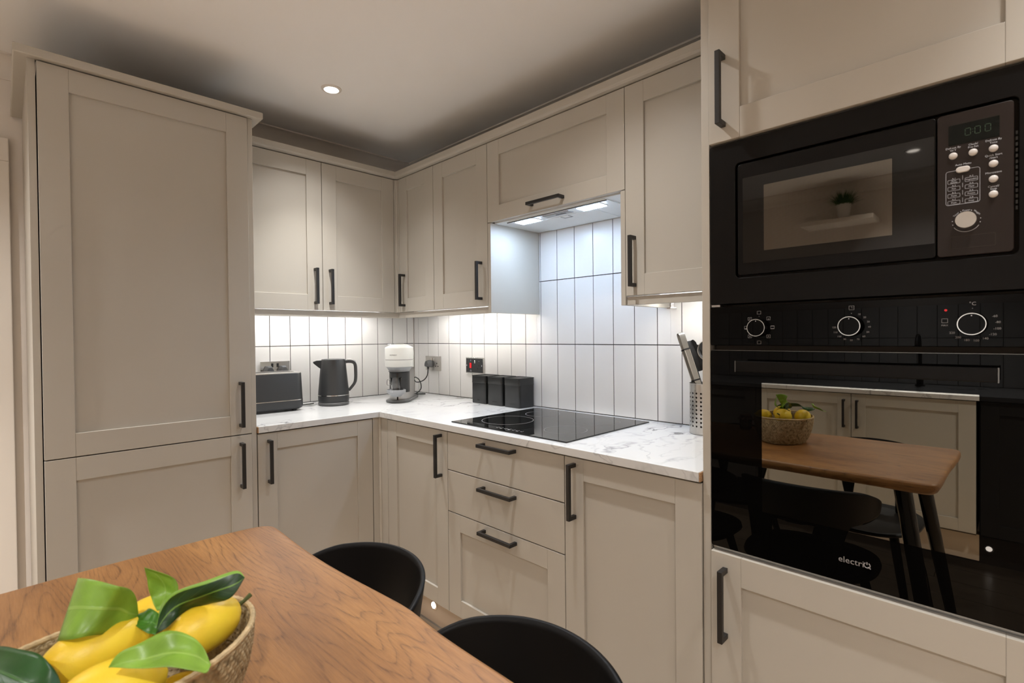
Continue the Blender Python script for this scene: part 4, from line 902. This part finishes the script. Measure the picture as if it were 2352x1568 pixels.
for j in range(7):
    ph = PI/2*j/6; rr = 0.036*math.cos(ph); dx = 0.024*math.sin(ph)
    for i in range(n):
        a = 2*PI*i/n; v.append(cc+Vector((dx, rr*math.cos(a), rr*math.sin(a))))
mb.add(v, [(j*n+i, j*n+(i+1) % n, (j+1)*n+(i+1) % n, (j+1)*n+i) for j in range(6) for i in range(n)])
bl = mb.build('bowl', 'dark_grey', t); so = bl.modifiers.new('thickness', 'SOLIDIFY'); so.thickness = 0.002
mb = MB(); mb.tube([cc+Vector((0, 0.036*math.cos(a), 0.036*math.sin(a))) for a in [2*PI*i/n for i in range(n)]], 0.0013, 5, closed=True); mb.build('rim', 'brushed_steel', bl)
MB().tube([cc+Vector((0.004, 0.0, -0.034)), (-0.098, -1.960, 0.96)], 0.006, 8).build('handle', 'matt_black', t)

# ------------------------------------------------------------------ dining table
TZ = 0.79
t = thing('dining_table', 'oak dining table with wavy edges and black splayed legs', 'table', (-1.69, -1.97, 0))
TX0, TX1, TY0, TY1 = -2.035, -1.357, -2.575, -1.372
right = [(-1.369, -1.43), (-1.3735, -1.56), (-1.3730, -1.66), (-1.3690, -1.745), (-1.3625, -1.825), (-1.3560, -1.893), (-1.3505, -1.955), (-1.3510, -2.00), (-1.3570, -2.055), (-1.3580, -2.13), (-1.3560, -2.24), (-1.357, -2.38), (-1.352, -2.48), (-1.356, -2.525)]
near = [(-1.372, -2.543), (-1.40, -2.550), (-1.65, -2.550), (-1.85, -2.560), (-1.99, -2.562), (-2.02, -2.552)]
left = [(-2.034, -2.53), (-2.028, -2.35), (-2.036, -2.15), (-2.022, -1.95), (-2.030, -1.75), (-2.034, -1.55), (-2.030, -1.43)]
far = [(-2.015, -1.397), (-1.98, -1.383), (-1.853, -1.381), (-1.75, -1.373), (-1.655, -1.3700), (-1.56, -1.3690), (-1.487, -1.3670), (-1.43, -1.3700), (-1.398, -1.3760), (-1.379, -1.3880), (-1.3715, -1.402)]
oc = [Vector((*p, 0)) for p in right+near+left+far]
for _ in range(3): oc = [p_ for i in range(len(oc)) for p_ in (oc[i]*0.75+oc[(i+1) % len(oc)]*0.25, oc[i]*0.25+oc[(i+1) % len(oc)]*0.75)]
cxy = Vector((-1.69, -1.97, 0))
mb = MB(); n = len(oc); v = []
lv_ = [(0.0095, TZ), (0.003, TZ-0.0015), (0.0, TZ-0.006), (0.0, TZ-0.018), (0.006, TZ-0.030), (0.014, TZ-0.036)]
for ins, z in lv_:
    for i in range(n):
        a, b_, c = oc[i-1], oc[i], oc[(i+1) % n]; tg = (c-a).normalized(); nr = Vector((-tg.y, tg.x, 0))
        if (b_+nr*0.01-cxy).length > (b_-cxy).length: nr = -nr
        p_ = b_+nr*ins; v.append((p_.x, p_.y, z))
mb.add(v, [(j*n+i, j*n+(i+1) % n, (j+1)*n+(i+1) % n, (j+1)*n+i) for j in range(len(lv_)-1) for i in range(n)]+[tuple(range(n)), tuple(range((len(lv_)-1)*n, len(lv_)*n))[::-1]])
mb.build('tabletop', 'oak', t, smooth=50)
for (a, b_, c, d) in ((-1.49, -2.44, -1.42, -2.56), (-1.90, -2.44, -1.97, -2.56), (-1.49, -1.52, -1.42, -1.40), (-1.90, -1.52, -1.97, -1.40)):
    MB().tube([(a, b_, TZ-0.036), ((a+c)/2, (b_+d)/2, 0.37), (c, d, 0.0)], [0.026, 0.022, 0.014], 20).build('leg', 'gloss_black', t)
MB().box((-1.93, -2.47, TZ-0.046), (-1.46, -1.49, TZ-0.036)).build('underframe', 'black_metal', t, bevel=0.002)

# ------------------------------------------------------------------ chairs (front = local -x, back = local +x)
def make_chair():
    t = thing('dining_chair', 'x', 'chair', world=False, group='black moulded dining chairs')
    def sup(a, rx, ry, e=2.5):
        c, s = math.cos(a), math.sin(a); k = (abs(c)**e+abs(s)**e)**(-1/e); return rx*k*c, ry*k*s
    SH = 0.46
    # seat: dished rounded pad
    mb = MB(); nr, na = 7, 40
    def sp_(i, j):
        a = 2*PI*i/na; k = j/(nr-1); x, y = sup(a, 0.205*k, 0.205*k, 2.6); return (x*1.02-0.02, y, SH-0.018*(1-k*k)+0.010*k**4-0.012*max(0, -math.cos(a))*k**3)
    mb.grid(sp_, na, nr, closed_u=True); s = mb.build('seat', 'chair_black', t, smooth=60); so = s.modifiers.new('thickness', 'SOLIDIFY'); so.thickness = 0.012; so.offset = -1
    # backrest band with two struts flowing down into the seat
    nu, nv = 145, 20; A = math.radians(104)
    def bp(i, j):
        a = -A+2*A*i/(nu-1); d = abs(a); k = j/(nv-1)
        zt = 0.762-0.010*(d/0.8)**2 if d < 0.8 else 0.752-0.085*((d-0.8)/(A-0.8))**1.5
        zb0 = 0.632+0.035*(d/A)**2
        da = (d-0.56)/0.15; bump = math.exp(-abs(da)**2.6)
        db = (d-1.42)/0.13; bump2 = 0.0
        zb = zb0-(zb0-SH+0.004)*bump
        z = zt+(zb0-zt)*k/0.55 if k <= 0.55 else zb0+(zb-zb0)*(k-0.55)/0.45
        h = (z-SH)/(0.762-SH); h = max(0.0, min(1.0, h))
        rx = 0.150+0.065*h**0.8; ry = 0.170+0.048*h**0.7
        x, y = sup(a, rx, ry, 2.05); return (x, y, z)
    mb = MB(); mb.grid(bp, nu, nv); s = mb.build('backrest', 'chair_black', t, smooth=60); so = s.modifiers.new('thickness', 'SOLIDIFY'); so.thickness = 0.009; so.offset = 0
    for sx_ in (-1, 1):
        for sy_ in (-1, 1):
            MB().tube([(sx_*0.11-0.01, sy_*0.13, SH-0.02), (sx_*0.165-0.01, sy_*0.175, 0.22), (sx_*0.205-0.01, sy_*0.205, 0.0)], [0.017, 0.014, 0.010], 14).build('leg', 'chair_black', t)
    return t
def dup(root, loc, rz, label):
    r = root.copy(); COL.objects.link(r); r.location = loc; r.rotation_euler = (0, 0, rz); r['label'] = label
    for ch in list(root.children):
        c = ch.copy(); COL.objects.link(c); c.parent = r
    return r
ch = make_chair()
ch.location = (-1.403, -1.710, 0); ch['label'] = 'black moulded chair at the table nearer the corner cupboards'
dup(ch, (-1.395, -2.185, 0), math.radians(-2), 'black moulded chair at the table nearer the camera and oven tower')
dup(ch, (-2.02, -2.24, 0), math.radians(184), 'black moulded chair on the far side of the table, seen in the oven glass')
dup(ch, (-2.02, -1.67, 0), math.radians(178), 'black moulded chair behind the lemons, dim in the oven glass')

# ------------------------------------------------------------------ basket
BX, BY = -1.755, -1.994
t = thing('basket', 'woven seagrass bowl-shaped basket on the table', 'basket', (BX, BY, TZ), world=False)
def basket():
    mb = MB(); nu, nv = 460, 80
    def P(i, j):
        a = 2*PI*i/nu; k = j/(nv-1)
        if k < 0.25: q = k/0.25; rx, ry, z = 0.105*q, 0.080*q, 0.0; rip = 0
        else:
            q = (k-0.25)/0.75; e = math.sin(q*PI/2)**0.8 if q > 0 else 0
            rx = 0.105+0.036*e; ry = 0.080+0.031*e; z = 0.106*q**1.05
            rip = 1
        rw = math.floor(q*19) if rip else 0
        d = 0.0013*abs(math.sin(q*19*PI))+0.0009*math.sin(a*92+rw*PI) if rip else 0
        return ((rx+d)*math.cos(a), (ry+d)*math.sin(a), z+0.001)
    mb.grid(P, nu, nv, closed_u=True); return mb
bo = basket().build('woven_body', 'seagrass', t, smooth=80); so = bo.modifiers.new('thickness', 'SOLIDIFY'); so.thickness = 0.005; so.offset = -1
mb = MB(); n = 360; pts = []; rs = []
for i in range(n):
    a = 2*PI*i/n; pts.append((0.1405*math.cos(a), 0.1105*math.sin(a), 0.1085+0.004*math.cos(a)**2)); rs.append(0.0036+0.00025*math.sin(a*90))
mb.tube(pts, rs, 8, closed=True); mb.build('rim', 'basket_rim', t)

# ------------------------------------------------------------------ lemons with leaves
def lemon_mesh(L=0.052, R=0.0315, n=56, m=44):
    mb = MB(); prof = []
    for j in range(m+1):
        s = -1+2*j/m; x = L*s
        r = R*(max(0, 1-abs(s)**2.3))**0.5
        if abs(s) > 0.82: r = max(r*0.9, R*0.26*(1-((abs(s)-0.82)/0.18)**2)**0.5 if abs(s) < 1 else 0.0005)
        prof.append((max(r, 0.0004), x))
    mb.lathe(prof, n, axis='x'); return mb
def place_lemon(label, c, axis, L=0.050, R=0.0315, stem=False):
    t = thing('lemon', label, 'lemon', c, group='lemons in the basket')
    mb = lemon_mesh(L, R); ax_ = Vector(axis).normalized(); q = Vector((1, 0, 0)).rotation_difference(ax_)
    mb.v = [tuple(q @ Vector(p_)+Vector(c)) for p_ in mb.v]
    mb.build('fruit', 'lemon', t, smooth=80)
    if stem:
        e_ = Vector(c)+ax_*(L-0.003); s_ = MB().tube([e_, e_+ax_*0.008+Vector((0, 0, 0.001)), e_+ax_*0.014+Vector((0.003, 0.002, 0.004))], [0.003, 0.0024, 0.0030], 8); s_.build('stem', 'stem', t)
    return t
def leaf(t, top, bot, m, bulge=0.006, nu=24, nv=11, name='leaf', cup=1):
    top = smooth_path(top, 6); bot = smooth_path(bot, 6)
    def samp(P, s):
        x = s*(len(P)-1); i = min(int(x), len(P)-2); return P[i]*(1-(x-i))+P[i+1]*(x-i)
    mid = samp(top, 0.5)-samp(bot, 0.5); al = samp(top, 1)-samp(top, 0); nrm = al.cross(mid).normalized()
    if nrm.z < 0: nrm = -nrm
    mb = MB()
    def P(i, j):
        s = i/(nu-1); k = j/(nv-1); p_ = samp(top, s)*(1-k)+samp(bot, s)*k
        w = math.sin(PI*s); fold = abs(k-0.5)*2
        return tuple(p_+nrm*(bulge*w*(cup*(fold**1.5)-0.5)+0.0012*math.sin(k*9+s*14)*w))
    mb.grid(P, nu, nv)
    o = mb.build(name, m, t, smooth=80)
    uvl = o.data.uv_layers.new(name='UVMap')
    for lp in o.data.loops:
        i, j = divmod(lp.vertex_index, nv); uvl.data[lp.index].uv = (i/(nu-1), j/(nv-1))
    so = o.modifiers.new('thickness', 'SOLIDIFY'); so.thickness = 0.0005
    return o
L1 = ([(-1.733,-1.988,0.935),(-1.736,-1.999,0.960),(-1.743,-2.002,0.975),(-1.755,-2.007,0.985),(-1.775,-1.982,0.990),(-1.784,-1.954,0.985)], [(-1.733,-1.988,0.935),(-1.748,-1.993,0.925),(-1.762,-1.997,0.930),(-1.780,-2.010,0.940),(-1.794,-2.004,0.940),(-1.804,-1.976,0.930)])
L2 = ([(-1.716,-1.993,0.935),(-1.718,-1.972,0.945),(-1.721,-1.972,0.965),(-1.725,-1.977,0.985)], [(-1.714,-1.994,0.935),(-1.693,-1.986,0.945),(-1.697,-1.982,0.965),(-1.725,-1.977,0.985)])
L3 = ([(-1.724,-2.028,0.925),(-1.715,-2.004,0.940),(-1.706,-2.019,0.960),(-1.677,-2.038,0.970),(-1.645,-2.043,0.975),(-1.639,-2.058,0.970)], [(-1.724,-2.028,0.925),(-1.713,-2.033,0.930),(-1.691,-2.022,0.935),(-1.671,-2.033,0.940),(-1.655,-2.059,0.950),(-1.639,-2.058,0.970)])
L4 = ([(-1.741,-1.983,0.930),(-1.728,-1.989,0.937),(-1.721,-1.998,0.940),(-1.715,-2.008,0.935)], [(-1.741,-1.983,0.930),(-1.734,-2.014,0.928),(-1.728,-2.024,0.925),(-1.724,-2.030,0.925)])
L5 = ([(-1.774,-2.103,0.945),(-1.766,-2.106,0.955),(-1.751,-2.111,0.960),(-1.727,-2.107,0.960),(-1.710,-2.124,0.955),(-1.704,-2.146,0.950),(-1.702,-2.161,0.940)], [(-1.774,-2.103,0.945),(-1.759,-2.121,0.945),(-1.744,-2.134,0.943),(-1.728,-2.142,0.940),(-1.714,-2.159,0.938),(-1.707,-2.168,0.937),(-1.702,-2.161,0.940)])
L6 = ([(-1.867,-1.942,0.930),(-1.848,-1.971,0.940),(-1.835,-2.001,0.945),(-1.821,-2.029,0.945),(-1.813,-2.046,0.940),(-1.807,-2.055,0.930),(-1.805,-2.070,0.920)], [(-1.868,-1.929,0.920),(-1.859,-2.026,0.930),(-1.847,-2.062,0.930),(-1.834,-2.092,0.930),(-1.820,-2.097,0.925),(-1.810,-2.085,0.920),(-1.805,-2.070,0.920)])
a = place_lemon('long lemon at the left of the basket under a broad pale leaf', (-1.7705, -1.985, 0.908), (0.98, 0.05, 0.10), 0.052, 0.031)
leaf(a, *L1, 'leaf_light', 0.007); leaf(a, *L6, 'leaf_dark', 0.006)
b2 = place_lemon('lemon at the right rim of the basket with a stub of stem', (-1.675, -2.0180, 0.909), (0.93, 0.05, 0.22), 0.044, 0.030, stem=True)
leaf(b2, *L3, 'leaf_curled', 0.004)
c2 = place_lemon('lemon at the front of the basket, cut off by the picture edge', (-1.768, -2.0665, 0.900), (0.97, -0.12, 0.05), 0.048, 0.0305)
leaf(c2, *L5, 'leaf_light', 0.007)
d2 = place_lemon('lemon at the back of the basket, mostly hidden by leaves', (-1.715, -1.926, 0.896), (0.95, 0.25, 0.1), 0.042, 0.028)
leaf(d2, *L2, 'leaf_light', 0.004); leaf(d2, *L4, 'leaf_mid', 0.003)
place_lemon('lemon lying deep in the basket beneath the others', (-1.715, -2.045, 0.843), (0.8, 0.5, 0.0), 0.046, 0.030)
place_lemon('lemon low at the left inside the basket', (-1.805, -2.00, 0.838), (0.3, 0.9, 0.0), 0.044, 0.029)

# ------------------------------------------------------------------ jam jar (seen in the oven glass)
t = thing('jam_jar', 'small jam jar with a cloth cap on the table, seen in the oven glass', 'jar', (-1.935, -1.77, TZ), world=False)
MB().lathe([(0.022, 0.0005), (0.027, 0.003), (0.028, 0.010), (0.028, 0.050), (0.024, 0.058), (0.024, 0.066)], 28).build('glass_body', 'jam', t)
MB().lathe([(0.0283, 0.014), (0.0283, 0.044)], 28, cap=False).build('paper_label', 'paper_label', t)
mb = MB(); n = 48; v = []
for j, (r, z) in enumerate(((0.0, 0.071), (0.024, 0.070), (0.027, 0.064), (0.026, 0.058), (0.036, 0.046))):
    for i in range(n):
        a_ = 2*PI*i/n; k_ = 1+(0.10*math.sin(a_*9) if j == 4 else 0); v.append((r*k_*math.cos(a_), r*k_*math.sin(a_), z+(0.004*math.sin(a_*5) if j == 4 else 0)))
mb.add(v, [(j*n+i, j*n+(i+1) % n, (j+1)*n+(i+1) % n, (j+1)*n+i) for j in range(4) for i in range(n)]); mb.build('cloth_cap', 'jar_cloth', t)

# ------------------------------------------------------------------ opposite side of the room (mirrored in the oven)
VC = -3.05-XC
def opp(u0, u1, hu, label):
    t = thing('base_cabinet', label, 'cabinet', fp('C', (u0+u1)/2, 0.3, 0.15))
    mb = MB(); fbox(mb, 'C', u0, u1, 0.0, VC-0.024, 0.15, 0.8835); mb.build('carcass', 'gap_dark', t, smooth=0)
    shaker('C', t, u0, u1, 0.163, 0.8795, VC, 0.0720, rail=0.067, hd=(hu, 0.758, True))
opp(-1.4240, -0.8600, -0.905, 'greige cabinet under the opposite worktop, farthest from the camera')
opp(-1.9860, -1.4270, -1.9505, 'opposite greige cabinet left of the pair of handles in the oven glass')
opp(-2.5570, -1.9890, -2.0200, 'opposite greige cabinet right of the pair of handles in the oven glass')
opp(-3.1300, -2.5750, -3.0900, 'greige cabinet under the opposite worktop, nearest the camera')
mb = MB(); fbox(mb, 'C', -3.15, -0.84, 0.008, VC+0.014, 0.885, 0.91); tag(mb.build('worktop', 'marble', smooth=0, bevel=0.0012), 'straight marble-effect worktop on the opposite wall', 'worktop')
mb = MB(); fbox(mb, 'C', -3.15, -0.84, VC-0.065, VC-0.045, 0.0, 0.15); tag(mb.build('plinth', 'plinth', smooth=0), 'beige kickboard below the opposite base cabinets', 'kickboard')
def plinth_light(label, fr, u, v, h=0.095):
    t = thing('plinth_light', label, 'light', fp(fr, u, v, h), group=None)
    s = 1 if fr == 'C' else -1; c = fp(fr, u, v, h)
    MB().lathe([(0.020, c[0]+s*0.0005), (0.020, c[0]+s*0.003), (0.016, c[0]+s*0.0045), (0.0145, c[0]+s*0.0045)], 28, (0, c[1], c[2]), axis='x').build('bezel', 'chrome', t)
    MB().lathe([(0.0135, c[0]+s*0.0046), (0.0135, c[0]+s*0.0054)], 24, (0, c[1], c[2]), axis='x').build('lens', 'plinth_emit', t)
plinth_light('tiny lit spotlight in the opposite kickboard, a white dot in the oven glass', 'C', -2.607, VC-0.045, 0.085)
plinth_light('tiny lit spotlight in the beige kickboard between the two chairs', 'B', -0.928, 0.540)
# floating shelf and plant
t = thing('floating_shelf', 'thin floating shelf on the opposite wall', 'shelf', (XC+0.11, -1.83, 2.03))
MB().box((XC+0.001, -2.035, 2.020), (XC+0.22, -1.60, 2.050)).build('board', 'trim_white', t, smooth=0, bevel=0.001)
t = thing('potted_plant', 'small green grass plant in a white tapered pot on the shelf', 'plant', (-3.52, -1.855, 2.0505), world=False)
MB().lathe([(0.030, 0.0), (0.032, 0.002), (0.046, 0.095), (0.046, 0.100), (0.042, 0.100), (0.041, 0.088), (0.0, 0.088)], 32, cap=False).build('pot', 'white_pot', t)
mb = MB()
for i in range(420):
    a_ = random.uniform(0, 2*PI); r0 = 0.036*math.sqrt(random.random()); el = random.uniform(0.25, 1.5); L_ = random.uniform(0.075, 0.118)
    p0 = Vector((r0*math.cos(a_), r0*math.sin(a_), 0.088)); d_ = Vector((math.cos(a_)*math.cos(el), math.sin(a_)*math.cos(el), math.sin(el)))
    p2 = p0+d_*L_; sd_ = Vector((-math.sin(a_), math.cos(a_), 0))*0.0018
    mb.add([p0-sd_, p0+sd_, p0+d_*L_*0.55+sd_*0.8+Vector((0, 0, 0.008)), p2, p0+d_*L_*0.55-sd_*0.8+Vector((0, 0, 0.008))], [(0, 1, 2, 4), (4, 2, 3)])
g = mb.build('grass_blades', 'grass_green', t, smooth=0); g['kind'] = 'stuff'
# black swan-neck tap on the opposite worktop
t = thing('kitchen_tap', 'matt black swan-neck tap on the opposite worktop', 'tap', (-3.52, -2.27, 0.911))
MB().lathe([(0.026, 0.911), (0.026, 0.915), (0.018, 0.920), (0.018, 0.99), (0.0, 0.99)], 24, (-3.52, -2.27, 0)).build('tap_body', 'matt_black', t)
MB().tube(smooth_path([(-3.52, -2.27, 0.985), (-3.52, -2.27, 1.13), (-3.50, -2.27, 1.20), (-3.44, -2.27, 1.235), (-3.38, -2.27, 1.20), (-3.365, -2.27, 1.14)]), 0.010, 12).build('spout', 'matt_black', t)
MB().tube([(-3.52, -2.252, 0.965), (-3.52, -2.215, 0.985)], 0.006, 10).build('lever', 'matt_black', t)

# ------------------------------------------------------------------ ceiling downlights
DL = ['round white ceiling spotlight, the lit one above the corner', 'ceiling spotlight between the table and the oven tower, out of view', 'ceiling spotlight above the near end of the room, out of view',
      'ceiling spotlight near the door, out of view', 'ceiling spotlight over the opposite worktop, out of view', 'ceiling spotlight behind the camera, out of view']
ring_me = MB().lathe([(0.0300, 0.0), (0.0300, -0.0055), (0.0345, -0.0060), (0.0405, -0.0035), (0.0420, 0.0)], 48, cap=False).mesh('bezel', 'trim_white')
lens_me = MB().lathe([(0.0298, -0.0022), (0.0298, -0.0040), (0.022, -0.0050), (0.0, -0.0052)], 48, cap=False).mesh('lens', 'lens_emit')
for (x, y), l in zip(SPOTS, DL):
    t = thing('ceiling_spotlight', l, 'light', (x, y, CEIL), world=False, group='recessed ceiling spotlights')
    for nm, me in (('bezel', ring_me), ('lens', lens_me)):
        o = bpy.data.objects.new(nm, me); COL.objects.link(o); o.parent = t

for o in bpy.data.objects:
    if '_o' in o: del o['_o']
